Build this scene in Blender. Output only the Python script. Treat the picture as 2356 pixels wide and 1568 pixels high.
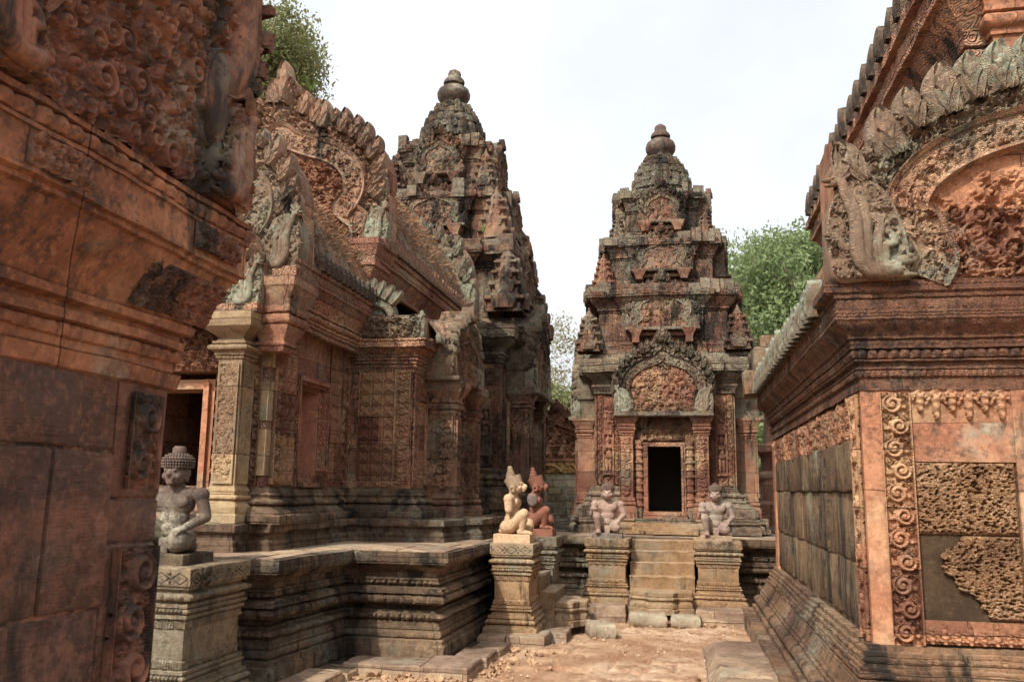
import bpy, math, random
import numpy as np
from mathutils import Matrix, Vector
rad = math.radians
S = bpy.context.scene
for o in list(bpy.data.objects): bpy.data.objects.remove(o)
COL = S.collection

# ------------------------------------------------------------------ camera, world, sun, exposure
cam = bpy.data.cameras.new('camera'); cam_ob = bpy.data.objects.new('camera', cam); COL.objects.link(cam_ob)
R_ = Matrix(((0.98185513, 0.01857489, 0.18872065), (0.18912993, -0.16833047, -0.96741652), (0.01379778, 0.98555559, -0.16878921)))
cam_ob.matrix_world = Matrix.Translation((0, 0, 1.5)) @ R_.to_4x4()
cam.sensor_width = 36; cam.lens = 36 * 2000 / 2356; cam.clip_end = 3000; cam.clip_start = .05
cam.dof.use_dof = True; cam.dof.focus_distance = 10.5; cam.dof.aperture_fstop = 8
S.camera = cam_ob
SUN_EL, SUN_AZ = 44, 23          # the sun stands behind the camera, to its left
w = bpy.data.worlds.new('World'); S.world = w; w.use_nodes = True
nt = w.node_tree; bg = nt.nodes['Background']
sky = nt.nodes.new('ShaderNodeTexSky'); sky.sky_type = 'NISHITA'; sky.sun_disc = False
sky.sun_elevation = rad(SUN_EL); sky.sun_rotation = rad(180 + SUN_AZ); sky.dust_density = 6; sky.air_density = 1.2; sky.ozone_density = 1
hs = nt.nodes.new('ShaderNodeHueSaturation'); hs.inputs['Saturation'].default_value = .22
nt.links.new(sky.outputs[0], hs.inputs['Color'])
wm = nt.nodes.new('ShaderNodeMix'); wm.data_type = 'RGBA'; wm.inputs[0].default_value = .2; wm.inputs[7].default_value = (9.4, 9.9, 10.5, 1)
nt.links.new(hs.outputs[0], wm.inputs[6])
cn = nt.nodes.new('ShaderNodeTexNoise'); cn.inputs['Scale'].default_value = 2.2; cn.inputs['Detail'].default_value = 6; ctc = nt.nodes.new('ShaderNodeTexCoord'); nt.links.new(ctc.outputs['Generated'], cn.inputs['Vector'])
cm = nt.nodes.new('ShaderNodeMix'); cm.data_type = 'RGBA'; cm.inputs[7].default_value = (9.6, 9.9, 10.3, 1); cr = nt.nodes.new('ShaderNodeMapRange'); cr.inputs[1].default_value = .4; cr.inputs[2].default_value = .7; cr.inputs[4].default_value = .25   # thin high cloud
nt.links.new(cn.outputs['Fac'], cr.inputs[0]); nt.links.new(cr.outputs[0], cm.inputs[0]); nt.links.new(wm.outputs[2], cm.inputs[6]); nt.links.new(cm.outputs[2], bg.inputs[0])
bg.inputs[1].default_value = .15
sl = bpy.data.lights.new('sun', 'SUN'); sl.energy = 3.3; sl.angle = rad(.6); sl.color = (1, .93, .82)
so = bpy.data.objects.new('sun', sl); COL.objects.link(so); so.location = (-8, -20, 25)
_h = math.cos(rad(SUN_EL))
so.rotation_euler = Vector((math.sin(rad(SUN_AZ)) * _h, math.cos(rad(SUN_AZ)) * _h, -math.sin(rad(SUN_EL)))).to_track_quat('-Z', 'Y').to_euler()
S.view_settings.view_transform = 'Standard'; S.view_settings.look = 'None'; S.view_settings.exposure = .5; S.view_settings.gamma = 1
S.render.film_transparent = False

# ------------------------------------------------------------------ mesh helpers
rng = np.random.default_rng(7); random.seed(7)
PI = math.pi
class MB:
    """collects geometry for ONE mesh object"""
    def __init__(s): s.V = []; s.F = []; s.n = 0
    def add(s, V, F, M=None):
        V = np.asarray(V, float).reshape(-1, 3)
        if M is not None:
            M = np.asarray(M, float); V = V @ M[:3, :3].T + M[:3, 3]
        if isinstance(F, np.ndarray): s.F.append(F + s.n)
        else: s.F.append([[i + s.n for i in f] for f in F])
        s.V.append(V); s.n += len(V)
    def box(s, x0, x1, y0, y1, z0, z1, M=None):
        V = [(x, y, z) for z in (z0, z1) for y in (y0, y1) for x in (x0, x1)]
        s.add(V, [[0, 2, 3, 1], [4, 5, 7, 6], [0, 1, 5, 4], [2, 6, 7, 3], [0, 4, 6, 2], [1, 3, 7, 5]], M)
    def build(s, name, mat, parent=None, smooth=40, weather=0, wseed=0, fix=False):
        me = bpy.data.meshes.new(name)
        if not s.V: s.V = [np.zeros((0, 3))]
        V = np.concatenate(s.V)
        if weather: V = V + wnoise(V, wseed) * weather
        loops = []; counts = []
        for F in s.F:
            if isinstance(F, np.ndarray):
                loops.append(F.ravel()); counts.append(np.full(len(F), F.shape[1]))
            else:
                for f in F: loops.append(np.array(f)); counts.append(np.array([len(f)]))
        L = np.concatenate(loops).astype(np.int32); C = np.concatenate(counts).astype(np.int32)
        me.vertices.add(len(V)); me.vertices.foreach_set('co', V.ravel().astype(np.float32))
        me.loops.add(len(L)); me.loops.foreach_set('vertex_index', L)
        me.polygons.add(len(C)); me.polygons.foreach_set('loop_start', np.concatenate([[0], np.cumsum(C)[:-1]]).astype(np.int32))
        me.polygons.foreach_set('loop_total', C)
        if smooth:
            me.polygons.foreach_set('use_smooth', np.ones(len(C), bool))
        me.update(calc_edges=True); me.validate()
        if smooth and smooth < 180: me.set_sharp_from_angle(angle=rad(smooth))
        me.materials.append(mat)
        o = bpy.data.objects.new(name, me); COL.objects.link(o)
        if parent: o.parent = parent
        return o
def build_each(mb, name, mat, parent, smooth=50, weather=0, seed=0):
    """every panel of the collection becomes a part of its own"""
    st = np.cumsum([0] + [len(V) for V in mb.V]); own = [int(np.searchsorted(st, (F.min() if isinstance(F, np.ndarray) else min(map(min, F))), 'right')) - 1 for F in mb.F]
    for c, V in enumerate(mb.V):
        m = MB(); m.V = [V]; m.n = len(V); m.F = [F - st[c] if isinstance(F, np.ndarray) else [[i - st[c] for i in f] for f in F] for F, o in zip(mb.F, own) if o == c]; m.build(name, mat, parent, smooth, weather, seed)
def wnoise(V, seed=0):
    r = np.random.default_rng(100 + seed); out = np.zeros_like(V)
    for f, a in ((2.1, .45), (5.3, .5), (13., .55), (31., .5)):
        for k in range(3):
            d1 = r.normal(size=3); d2 = r.normal(size=3); p = r.uniform(0, 6.28, 2)
            out[:, k] += a * np.sin(V @ d1 * f + p[0] + 1.3 * np.sin(V @ d2 * f * .8 + p[1]))
    return out * .55
def T(x=0, y=0, z=0, rz=0, s=1.):
    c, n = math.cos(rz), math.sin(rz)
    return np.array([[c * s, -n * s, 0, x], [n * s, c * s, 0, y], [0, 0, s, z], [0, 0, 0, 1.]])
def RX(a):
    c, s = math.cos(a), math.sin(a); return np.array([[1, 0, 0, 0], [0, c, -s, 0], [0, s, c, 0], [0, 0, 0, 1.]])
def RY(a):
    c, s = math.cos(a), math.sin(a); return np.array([[c, 0, s, 0], [0, 1, 0, 0], [-s, 0, c, 0], [0, 0, 0, 1.]])
def SC(x, y, z): return np.diag([x, y, z, 1.])
def quads(nr, nc, wrap=False):
    i = np.arange(nr - 1)[:, None]; j = np.arange(nc if wrap else nc - 1)[None, :]; j2 = (j + 1) % nc
    return np.stack([i * nc + j, i * nc + j2, (i + 1) * nc + j2, (i + 1) * nc + j], -1).reshape(-1, 4)

def sweep(mb, poly, prof, ds=.08, M=None, top=True, bottom=False):
    """moulded solid: polygon (counter-clockwise) carried up a profile of (z, offset[, kind, amp, spacing])"""
    P = np.array(poly, float); n = len(P); s0 = 0
    E = np.roll(P, -1, 0) - P; Ln = np.linalg.norm(E, axis=1); D = E / Ln[:, None]; N = np.stack([D[:, 1], -D[:, 0]], 1)
    mit = np.array([(N[i - 1] + N[i]) / max(.3, 1 + N[i - 1] @ N[i]) for i in range(n)]); ei, tj, ss = [], [], []
    for i in range(n):
        k = max(1, int(round(Ln[i] / ds)))
        for j in range(k): ei.append(i); tj.append(j / k); ss.append(s0 + Ln[i] * j / k)
        s0 += Ln[i]
    ei, tj, ss = np.array(ei), np.array(tj)[:, None], np.array(ss); nor = np.where(tj == 0, mit[ei], N[ei]); cor = tj[:, 0] == 0; rows = []; pts = ei
    for e in prof:
        z, off = e[0], float(e[1]); C = P + mit * off; m = np.zeros(len(ss))
        if len(e) > 2:
            k, a, sp = e[2:5]
            if k == 'b': m += a * np.sqrt(np.abs(np.sin(PI * ss / sp))); m[cor] = a
            elif k == 'd': m += a * (np.sin(2 * PI * ss / sp) > 0)
            else: m += a * (.5 + .5 * np.sin(2 * PI * ss / sp + 25 * z) * np.cos(2 * PI * ss / (sp * 1.7) - 40 * z))
        xy = C[ei] + (C[(ei + 1) % n] - C[ei]) * tj + nor * m[:, None]
        rows.append(np.column_stack([xy, np.full(len(xy), z)]))
    V = np.concatenate(rows); nc = len(pts)
    mb.add(V, quads(len(prof), nc, True), M)
    b = mb.n - len(V)
    if top: mb.F.append([[b + (len(prof) - 1) * nc + j for j in range(nc)]])
    if bottom: mb.F.append([[b + nc - 1 - j for j in range(nc)]])
def fl(z0, z1, o): return [(z0, o), (z1, o)]
def bead(z0, z1, o, a, sp):
    out = []
    for t in (-1, -.75, 0, .75, 1): out.append(((z0 + z1) / 2 + t * (z1 - z0) / 2, o, 'b', a * math.sqrt(max(0, 1 - t * t)), sp))
    return out
def tor(z0, z1, o, a, sp=0, la=.3):
    out = []
    for t in (-1, -.8, -.4, .1, .5, .85, 1):
        q = a * math.sqrt(max(0, 1 - t * t)); zz = (z0 + z1) / 2 + t * (z1 - z0) / 2
        out.append((zz, o + q * (1 - la), 'b', q * la, sp) if sp else (zz, o + q))
    return out
def cyma(z0, z1, o0, o1, sp=0, a=.01):
    out = []
    for t in (0, .2, .4, .6, .8, 1):
        f = t * t * (3 - 2 * t) * .6 + .4 * t; e = (z0 + (z1 - z0) * t, o0 + (o1 - o0) * f)
        out.append(e + ('c', a, sp) if sp else e)
    return out
def carve(z0, z1, o, a, sp):
    n = max(2, int((z1 - z0) / .02))
    return [(z0, o)] + [(z0 + (z1 - z0) * (i + .5) / n, o, 'c', a, sp) for i in range(n)] + [(z1, o)]
def lathe(mb, prof, n=20, M=None, ripple=0, k=0, cap=True):
    a = np.linspace(0, 2 * PI, n, endpoint=False); rows = []
    for r, z in prof:
        rr = r * (1 + ripple * np.abs(np.sin(a * k / 2))) if ripple else np.full(n, r)
        rows.append(np.column_stack([rr * np.cos(a), rr * np.sin(a), np.full(n, z)]))
    V = np.concatenate(rows); mb.add(V, quads(len(prof), n, True), M); b = mb.n - len(V)
    if cap:
        mb.F.append([[b + (len(prof) - 1) * n + j for j in range(n)]]); mb.F.append([[b + n - 1 - j for j in range(n)]])
def ball(mb, c, r, M=None, n=10, m=7, rot=None):
    r = (r,) * 3 if np.isscalar(r) else r
    t = np.linspace(0, PI, m); p = np.linspace(0, 2 * PI, n, endpoint=False)
    V = np.array([(math.sin(a) * math.cos(b), math.sin(a) * math.sin(b), -math.cos(a)) for a in t for b in p]) * r
    if rot is not None: V = V @ np.asarray(rot)[:3, :3].T
    mb.add(V + np.array(c), quads(m, n, True), M)
def tube(mb, P, Rr, n=10, M=None, cap=True):
    P = np.array(P, float); Rr = np.broadcast_to(np.array(Rr, float), (len(P),)); rows = []
    tg = np.gradient(P, axis=0); tg /= np.linalg.norm(tg, axis=1)[:, None] + 1e-9
    u = np.cross(tg[0], (0.3, .2, 1.) if abs(tg[0][2]) < .9 else (1., .1, 0)); u /= np.linalg.norm(u)
    a = np.linspace(0, 2 * PI, n, endpoint=False)
    for i in range(len(P)):
        u = u - tg[i] * (u @ tg[i]); u /= np.linalg.norm(u); v = np.cross(tg[i], u)
        rows.append(P[i] + Rr[i] * (np.cos(a)[:, None] * u + np.sin(a)[:, None] * v))
    V = np.concatenate(rows); mb.add(V, quads(len(P), n, True), M); b = mb.n - len(V)
    if cap:
        mb.F.append([[b + n - 1 - j for j in range(n)]]); mb.F.append([[b + (len(P) - 1) * n + j for j in range(n)]])
def caps(mb, a, b, ra, rb, M=None, n=12):
    a = np.array(a, float); b = np.array(b, float)
    t = np.linspace(0, 1, 5); P = a + (b - a) * t[:, None]
    tube(mb, P, ra + (rb - ra) * t, n, M); ball(mb, a, ra, M, n); ball(mb, b, rb, M, n)
def rect(x0, x1, y0, y1): return [(x0, y0), (x1, y0), (x1, y1), (x0, y1)]

# ------------------------------------------------------------------ carved reliefs as height fields
class HM:
    def __init__(s, w, h, res):
        s.w, s.h = w, h; s.nx = max(3, int(w / res) + 1); s.ny = max(3, int(h / res) + 1)
        s.x = np.linspace(0, w, s.nx); s.y = np.linspace(0, h, s.ny); s.H = np.zeros((s.ny, s.nx))
    def win(s, cx, cy, r):
        i0, i1 = np.searchsorted(s.x, (cx - r, cx + r)); j0, j1 = np.searchsorted(s.y, (cy - r, cy + r))
        if i1 <= i0 or j1 <= j0: return None
        X, Y = np.meshgrid(s.x[i0:i1] - cx, s.y[j0:j1] - cy); return slice(j0, j1), slice(i0, i1), X, Y
    def put(s, q, h): s.H[q[0], q[1]] = np.maximum(s.H[q[0], q[1]], h)
    def spiral(s, cx, cy, r, k=1, ph=0, a=1.):
        q = s.win(cx, cy, r)
        if not q: return
        d = np.hypot(q[2], q[3]) / r; an = np.arctan2(q[3], q[2] * k)
        f = np.clip((1 - d) * 5, 0, 1)
        h = f * (.55 + .4 * np.cos(2 * PI * (d * 2.1 - an / (2 * PI) + ph)))
        h = np.maximum(h, np.clip(1 - (d / .28) ** 2, 0, 1) ** .5); s.put(q, a * h)
    def volute(s, cx, cy, r, k=1, ph=0):
        q = s.win(cx, cy, r)
        if not q: return
        d = np.hypot(q[2], q[3]) / r; an = (np.arctan2(q[3], q[2] * k) / (2 * PI) + ph) % 1; u = d * 1.9 - an; u = (u % 1) - .5
        h = np.clip((1 - d) * 6, 0, 1) * (.30 + .7 * np.sqrt(np.clip(1 - (u / .42) ** 2, 0, 1))); h = np.maximum(h, 1.1 * np.sqrt(np.clip(1 - (d / .30) ** 2, 0, 1))); s.put(q, h)
    def ring(s, cx, cy, r, a=1., wd=.16):
        q = s.win(cx, cy, r * 1.3)
        if not q: return
        d = np.hypot(q[2], q[3]) / r
        s.put(q, a * np.clip(1 - ((d - 1) / wd) ** 2, 0, 1) ** .5); s.put(q, .9 * a * np.clip(1 - (d / .45) ** 2, 0, 1) ** .5)
        an = np.arctan2(q[3], q[2]); s.put(q, a * .6 * (np.abs(d - .64) < .17) * (.5 + .5 * np.cos(an * 8)))
    def leaf(s, cx, cy, L, W, an, a=1.):
        q = s.win(cx, cy, L)
        if not q: return
        c, n = math.cos(an), math.sin(an); u = (q[2] * c + q[3] * n) / L; v = (-q[2] * n + q[3] * c) / W
        wd = np.sqrt(np.clip(u * (1 - u) * 4, 0, 1)) * (1 - .4 * u)
        m = (u > 0) & (u < 1) & (np.abs(v) < wd)
        s.put(q, a * m * (.35 + .65 * np.sqrt(np.clip(1 - (v / (wd + 1e-6)) ** 2, 0, 1)) * (.75 + .25 * np.cos(u * 22))))
    def bead(s, cx, cy, r, a=1.):
        q = s.win(cx, cy, r)
        if q: s.put(q, a * np.sqrt(np.clip(1 - (q[2] ** 2 + q[3] ** 2) / r ** 2, 0, 1)))
    def beads(s, x0, y0, x1, y1, r, a=.8):
        n = max(2, int(math.hypot(x1 - x0, y1 - y0) / (2.1 * r)))
        for t in np.linspace(0, 1, n): s.bead(x0 + (x1 - x0) * t, y0 + (y1 - y0) * t, r, a)
    def bar(s, x0, x1, y0, y1, a): 
        i = (s.x >= x0) & (s.x <= x1); j = (s.y >= y0) & (s.y <= y1); s.H[np.ix_(j, i)] = np.maximum(s.H[np.ix_(j, i)], a)
    def frame(s, b, a):
        s.bar(0, b, 0, s.h, a); s.bar(s.w - b, s.w, 0, s.h, a); s.bar(0, s.w, 0, b, a); s.bar(0, s.w, s.h - b, s.h, a)
def foliage(w, h, res, cell, seed, soft=0):                     # soft: fuller, more bulbous scrolls for carving seen from close by
    g = HM(w, h, res); r = np.random.default_rng(seed); row = 0; y = cell * .45
    while y < h:
        x = cell * (.45 if row % 2 == 0 else .95)
        while x < w + cell * .3:
            cx, cy = x + r.normal() * .1 * cell, y + r.normal() * .1 * cell; R = cell * r.uniform(.36, .56); k = 1 if r.random() < .5 else -1
            for j in range(6): g.leaf(cx, cy, R * r.uniform(1.2, 1.7), R * .36, r.uniform(0, 6.28), r.uniform(.4, .8) * (.75 if soft else 1))
            if soft and r.random() < .68: g.volute(cx, cy, R * r.uniform(.5, 1.2), k, r.random())
            elif r.random() < .75: g.spiral(cx, cy, R, k, r.random(), r.uniform(.65, 1))
            else: g.ring(cx, cy, R * .75, r.uniform(.7, 1))
            if soft:
                for j in range(3): g.bead(cx + r.normal() * cell * .45, cy + r.normal() * cell * .45, R * r.uniform(.16, .26), r.uniform(.6, .9))
            x += cell
        y += cell * .8; row += 1
    for _ in range(soft):
        p = np.pad(g.H, 1, mode='edge'); g.H = (p[:-2, 1:-1] + p[2:, 1:-1] + p[1:-1, :-2] + p[1:-1, 2:] + 2 * p[1:-1, 1:-1]) / 6
    return g
def roundels(w, h, res, seed=0, edge=.14, vol=False):
    """a pilaster: roundels up a winding stem between bead lines"""
    g = HM(w, h, res); r = np.random.default_rng(seed); e = w * edge; iw = w - 2 * e; st = iw * .95; n = max(1, int(round(h / st))); st = h / n
    for i in range(n):
        cy = (i + .5) * st; k = 1 if i % 2 else -1; cx = w / 2 + k * iw * .06
        for a0 in np.arange(0, 6.28, .78): g.leaf(cx, cy, iw * .58, iw * .13, a0 + .3 * k, .55)
        if vol: g.volute(cx + k * iw * .06, cy, iw * .44, k, .2)
        else: g.ring(cx, cy, iw * .30, 1., .22)
        for q in (-1, 1):
            g.spiral(w / 2 + q * iw * .34, cy + st * .42, iw * .17, q, .2, .8); g.leaf(w / 2, cy + st * .28, iw * .42, iw * .1, PI / 2 + q * .7, .7)
    g.bar(0, e * .35, 0, h, .75); g.bar(w - e * .35, w, 0, h, .75)
    g.beads(e * .68, 0, e * .68, h, e * .22, .6); g.beads(w - e * .68, 0, w - e * .68, h, e * .22, .6)
    return g
def flowergrid(w, h, res, cell):
    g = HM(w, h, res); nx = max(1, round(w / cell)); ny = max(1, round(h / cell)); cx, cy = w / nx, h / ny
    for i in range(nx):
        for j in range(ny):
            x, y = (i + .5) * cx, (j + .5) * cy
            for a0 in range(4): g.leaf(x, y, cx * .5, cx * .15, a0 * PI / 2 + PI / 4, .9)
            for a0 in range(4): g.leaf(x, y, cx * .34, cx * .1, a0 * PI / 2, .7)
            g.bead(x, y, cx * .1, 1)
    for i in range(nx + 1): g.bar(i * cx - cx * .07, i * cx + cx * .07, 0, h, .7)
    for j in range(ny + 1): g.bar(0, w, j * cy - cy * .06, j * cy + cy * .06, .7)
    return g
def diamonds(w, h, res, st):
    g = HM(w, h, res); n = max(1, round(w / st)); st = w / n; X, Y = np.meshgrid(g.x, g.y)
    u = (X % st) / st - .5; v = Y / h - .5; d = np.abs(u) + np.abs(v)
    g.H = np.clip(1 - np.abs(d - .42) / .09, 0, 1) * .9
    for i in range(n): g.ring((i + .5) * st, h / 2, min(st, h) * .12, .8); g.bead(i * st, h * .8, st * .08); g.bead(i * st, h * .2, st * .08)
    return g
def lotusrow(w, h, res, st, up=True):
    """a row of lotus pendants or buds"""
    g = HM(w, h, res); n = max(1, round(w / st)); st = w / n
    for i in range(n):
        x = (i + .5) * st; L = h * (.95 if i % 2 else .72); a0 = PI / 2 if up else -PI / 2; y0 = 0 if up else h
        g.leaf(x, y0, L, st * .3, a0, 1); g.leaf(x, y0, L * .6, st * .42, a0, .6)
        for q in (-1, 1): g.leaf(x + q * st * .1, y0, L * .6, st * .16, a0 + q * .5, .75); g.spiral(x + q * st * .3, abs(y0 - h * .16), st * .17, q, .3, .8)
    return g
def relief(mb, g, O, U, V, N, depth, mask=None, base=0., M=None):
    U, V, N, O = (np.array(q, float) for q in (U, V, N, O))
    X, Y = np.meshgrid(g.x, g.y)
    P = O + X[..., None] * U + Y[..., None] * V + (g.H * depth * 1.35 + base)[..., None] * N
    F = quads(g.ny, g.nx)
    if np.cross(U, V) @ N < 0: F = F[:, ::-1]
    if mask is not None:
        k = mask(X, Y).ravel(); F = F[k[F].all(1)]
    mb.add(P.reshape(-1, 3), F, M)
XF = dict(U=(0, 1, 0), V=(0, 0, 1), N=(1, 0, 0))      # a panel on a wall that faces +X, starting at its near end
YF = dict(U=(1, 0, 0), V=(0, 0, 1), N=(0, -1, 0))     # a panel on a wall that faces the camera
XL = dict(U=(0, 1, 0), V=(0, 0, 1), N=(-1, 0, 0))
def inpoly(X, Y, P):
    P = np.array(P); r = np.zeros(X.shape, bool); j = len(P) - 1
    for i in range(len(P)):
        c = ((P[i, 1] > Y) != (P[j, 1] > Y)) & (X < (P[j, 0] - P[i, 0]) * (Y - P[i, 1]) / (P[j, 1] - P[i, 1] + 1e-12) + P[i, 0]); r ^= c; j = i
    return r
def spline(P, n):
    P = np.array(P, float); Q = np.vstack([2 * P[0] - P[1], P, 2 * P[-1] - P[-2]]); out = []
    m = len(P) - 1
    for t in np.linspace(0, m - 1e-6, n):
        i = int(t); f = t - i; a, b, c, d = Q[i:i + 4]
        out.append(.5 * (2 * b + (c - a) * f + (2 * a - 5 * b + 4 * c - d) * f * f + (3 * b - a - 3 * c + d) * f ** 3))
    out = np.array(out); sl_ = np.concatenate([[0], np.cumsum(np.linalg.norm(np.diff(out, axis=0), axis=1))])
    u = np.linspace(0, sl_[-1], n); return np.column_stack([np.interp(u, sl_, out[:, k]) for k in range(out.shape[1])])

# ------------------------------------------------------------------ materials
def mat_new(name):
    m = bpy.data.materials.new(name); m.use_nodes = True; t = m.node_tree; b = t.nodes['Principled BSDF']; b.inputs['Roughness'].default_value = .88
    b.inputs['Specular IOR Level'].default_value = .25
    return m, t, b
class NT:
    def __init__(s, t): s.t = t
    def n(s, typ, **k):
        q = s.t.nodes.new('ShaderNode' + typ)
        for a, v in k.items(): setattr(q, a, v)
        return q
    def l(s, a, b): s.t.links.new(a, b)
    def noise(s, vec, sc, det=5, rough=.6, dist=0):
        q = s.n('TexNoise'); s.l(vec, q.inputs['Vector']); q.inputs['Scale'].default_value = sc; q.inputs['Detail'].default_value = det; q.inputs['Roughness'].default_value = rough; q.inputs['Distortion'].default_value = dist
        return q.outputs['Fac']
    def ramp(s, fac, stops):
        q = s.n('ValToRGB'); s.l(fac, q.inputs[0]); e = q.color_ramp.elements
        while len(e) < len(stops): e.new(.5)
        for i, (p, c) in enumerate(stops): e[i].position = p; e[i].color = (*c, 1) if len(c) == 3 else c
        return q.outputs[0]
    def mix(s, fac, a, b, mode='MIX'):
        q = s.n('Mix', data_type='RGBA', blend_type=mode)
        for i, v in ((0, fac), (6, a), (7, b)):
            if hasattr(v, 'links'): s.l(v, q.inputs[i])
            else: q.inputs[i].default_value = v if i == 0 else (*v, 1)
        return q.outputs[2]
    def math(s, op, a, b=0, c=0):
        q = s.n('Math', operation=op)
        for i, v in enumerate((a, b, c)):
            if hasattr(v, 'links'): s.l(v, q.inputs[i])
            else: q.inputs[i].default_value = v
        return q.outputs[0]
    def maprange(s, v, a, b, c=0, d=1):
        q = s.n('MapRange'); s.l(v, q.inputs[0])
        for i, k in enumerate((a, b, c, d)): q.inputs[i + 1].default_value = k
        return q.outputs[0]
def stone(name, cols, block=None, lichen=.0, black=.0, pale=.0, carve=0, cs=14, fine=.5, rough_bump=.3, seed=0, lich_col=(.215, .20, .145), offz=0, grime=.75, chisel=0):
    m, t, b = mat_new(name); N = NT(t)
    tc = N.n('TexCoord'); mp = N.n('Mapping'); N.l(tc.outputs['Object'], mp.inputs[0]); mp.inputs['Location'].default_value = (seed * 3.7, seed * 1.9, offz)
    P = mp.outputs[0]
    base = N.ramp(N.noise(P, 1.3, 4, .6, .3), [(.40, cols[0]), (.5, cols[1]), (.60, cols[2])])
    base = N.mix(N.maprange(N.noise(P, 9, 5, .65), .45, .75), base, tuple(c * .62 for c in cols[0]))
    base = N.mix(N.maprange(N.noise(P, 45, 3, .6), .5, .8, 0, .6), base, tuple(min(1, c * 1.55) for c in cols[1]))
    base = N.mix(N.maprange(N.noise(P, 3.1, 9, .72, .5), .47, .70, 0, grime * .75), base, tuple(c * .38 for c in cols[0]))
    base = N.mix(N.maprange(N.noise(P, 26, 5, .7), .52, .72, 0, grime * .8), base, tuple(c * .45 for c in cols[0]))
    h = N.math('MULTIPLY', N.noise(P, 38, 6, .7), rough_bump)
    if chisel:
        m3 = N.n('Mapping'); N.l(P, m3.inputs[0]); m3.inputs['Rotation'].default_value = (.6, .3, .2); m3.inputs['Scale'].default_value = (1, 9, 60)
        h = N.math('ADD', h, N.math('MULTIPLY', N.math('MULTIPLY', N.noise(m3.outputs[0], 1., 4, .6), N.maprange(N.noise(P, 4, 3), .4, .6)), chisel))
    sep = N.n('SeparateXYZ'); N.l(P, sep.inputs[0]); u = N.math('ADD', sep.outputs[0], sep.outputs[1])
    cb = N.n('CombineXYZ'); N.l(u, cb.inputs[0]); N.l(sep.outputs[2], cb.inputs[1]); uv = cb.outputs[0]
    if block:
        br = N.n('TexBrick'); nz = N.n('TexNoise'); N.l(P, nz.inputs['Vector']); nz.inputs['Scale'].default_value = 3
        va = N.n('VectorMath', operation='SCALE'); N.l(nz.outputs['Color'], va.inputs[0]); va.inputs['Scale'].default_value = .035
        vb = N.n('VectorMath', operation='ADD'); N.l(uv, vb.inputs[0]); N.l(va.outputs[0], vb.inputs[1])
        N.l(vb.outputs[0], br.inputs['Vector']); br.inputs['Scale'].default_value = 1; br.inputs['Brick Width'].default_value = block[0]; br.inputs['Row Height'].default_value = block[1]
        br.inputs['Mortar Size'].default_value = block[2] if len(block) > 2 else .004; br.inputs['Mortar Smooth'].default_value = .3
        br.inputs['Color1'].default_value = (.62, .55, .55, 1); br.inputs['Color2'].default_value = (1.25, 1.22, 1.1, 1); br.inputs['Mortar'].default_value = (.3, .27, .25, 1)
        base = N.mix(1., base, br.outputs['Color'], 'MULTIPLY')
        h = N.math('SUBTRACT', h, N.math('MULTIPLY', br.outputs['Fac'], 1.2))
    if carve:
        v = N.n('TexVoronoi', voronoi_dimensions='2D', feature='F1'); dn = N.n('TexNoise'); N.l(P, dn.inputs['Vector']); dn.inputs['Scale'].default_value = cs * .6
        va = N.n('VectorMath', operation='SCALE'); N.l(dn.outputs['Color'], va.inputs[0]); va.inputs['Scale'].default_value = .5 / cs
        vb = N.n('VectorMath', operation='ADD'); N.l(uv, vb.inputs[0]); N.l(va.outputs[0], vb.inputs[1]); N.l(vb.outputs[0], v.inputs['Vector'])
        v.inputs['Scale'].default_value = cs; v.inputs['Randomness'].default_value = .7
        rings = N.math('COSINE', N.math('MULTIPLY', v.outputs['Distance'], 19)); h = N.math('ADD', h, N.math('MULTIPLY', N.math('SUBTRACT', rings, N.math('MULTIPLY', v.outputs['Distance'], 2.5)), carve))
    if pale:
        base = N.mix(N.math('MULTIPLY', N.maprange(N.noise(P, 2.2, 7, .75), .56, .66), pale), base, (.42, .36, .27))
    if black:
        m2 = N.n('Mapping'); N.l(P, m2.inputs[0]); m2.inputs['Scale'].default_value = (2.3, 2.3, .55)
        base = N.mix(N.math('MULTIPLY', N.maprange(N.noise(m2.outputs[0], 1.5, 8, .72, .4), .63 - black * .24, .71 - black * .20), .95), base, (.028, .024, .02))
        sp = N.math('MULTIPLY', N.maprange(N.noise(P, .8, 3, .5), .46, .62), N.maprange(N.noise(P, 17, 8, .8), .53 - black * .1, .60 - black * .08))
        base = N.mix(N.math('MULTIPLY', sp, min(1, black * 2.2)), base, (.035, .03, .026))
    if lichen:
        lf = N.math('MULTIPLY', N.maprange(N.noise(P, 1.7, 3, .6), .58 - lichen * .3, .72 - lichen * .25), N.maprange(N.noise(P, 21, 7, .78), .40, .56))
        base = N.mix(N.math('MULTIPLY', lf, .95), base, N.ramp(N.noise(P, 11, 3), [(.35, lich_col), (.6, tuple(c * 1.55 for c in lich_col)), (.75, (.10, .10, .075))]))
    hv = N.n('HueSaturation'); hv.inputs['Saturation'].default_value = .98; N.l(base, hv.inputs['Color']); N.l(hv.outputs[0], b.inputs['Base Color'])
    bp = N.n('Bump'); bp.inputs['Strength'].default_value = min(1, fine * (1.7 if carve else 1)); bp.inputs['Distance'].default_value = .032 if carve else .02; N.l(h, bp.inputs['Height']); N.l(bp.outputs[0], b.inputs['Normal'])
    return m
def stone_g(g, *a, **k): return stone(*a, grime=g, **k)
RED = [(.36, .155, .10), (.46, .225, .145), (.49, .295, .195)]
ORG = [(.35, .16, .092), (.44, .22, .128), (.45, .285, .17)]
BRN = [(.39, .185, .125), (.49, .265, .175), (.52, .33, .215)]
GRY = [(.19, .135, .098), (.285, .21, .15), (.35, .265, .185)]
YEL = [(.44, .315, .18), (.50, .38, .24), (.46, .30, .18)]
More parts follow.
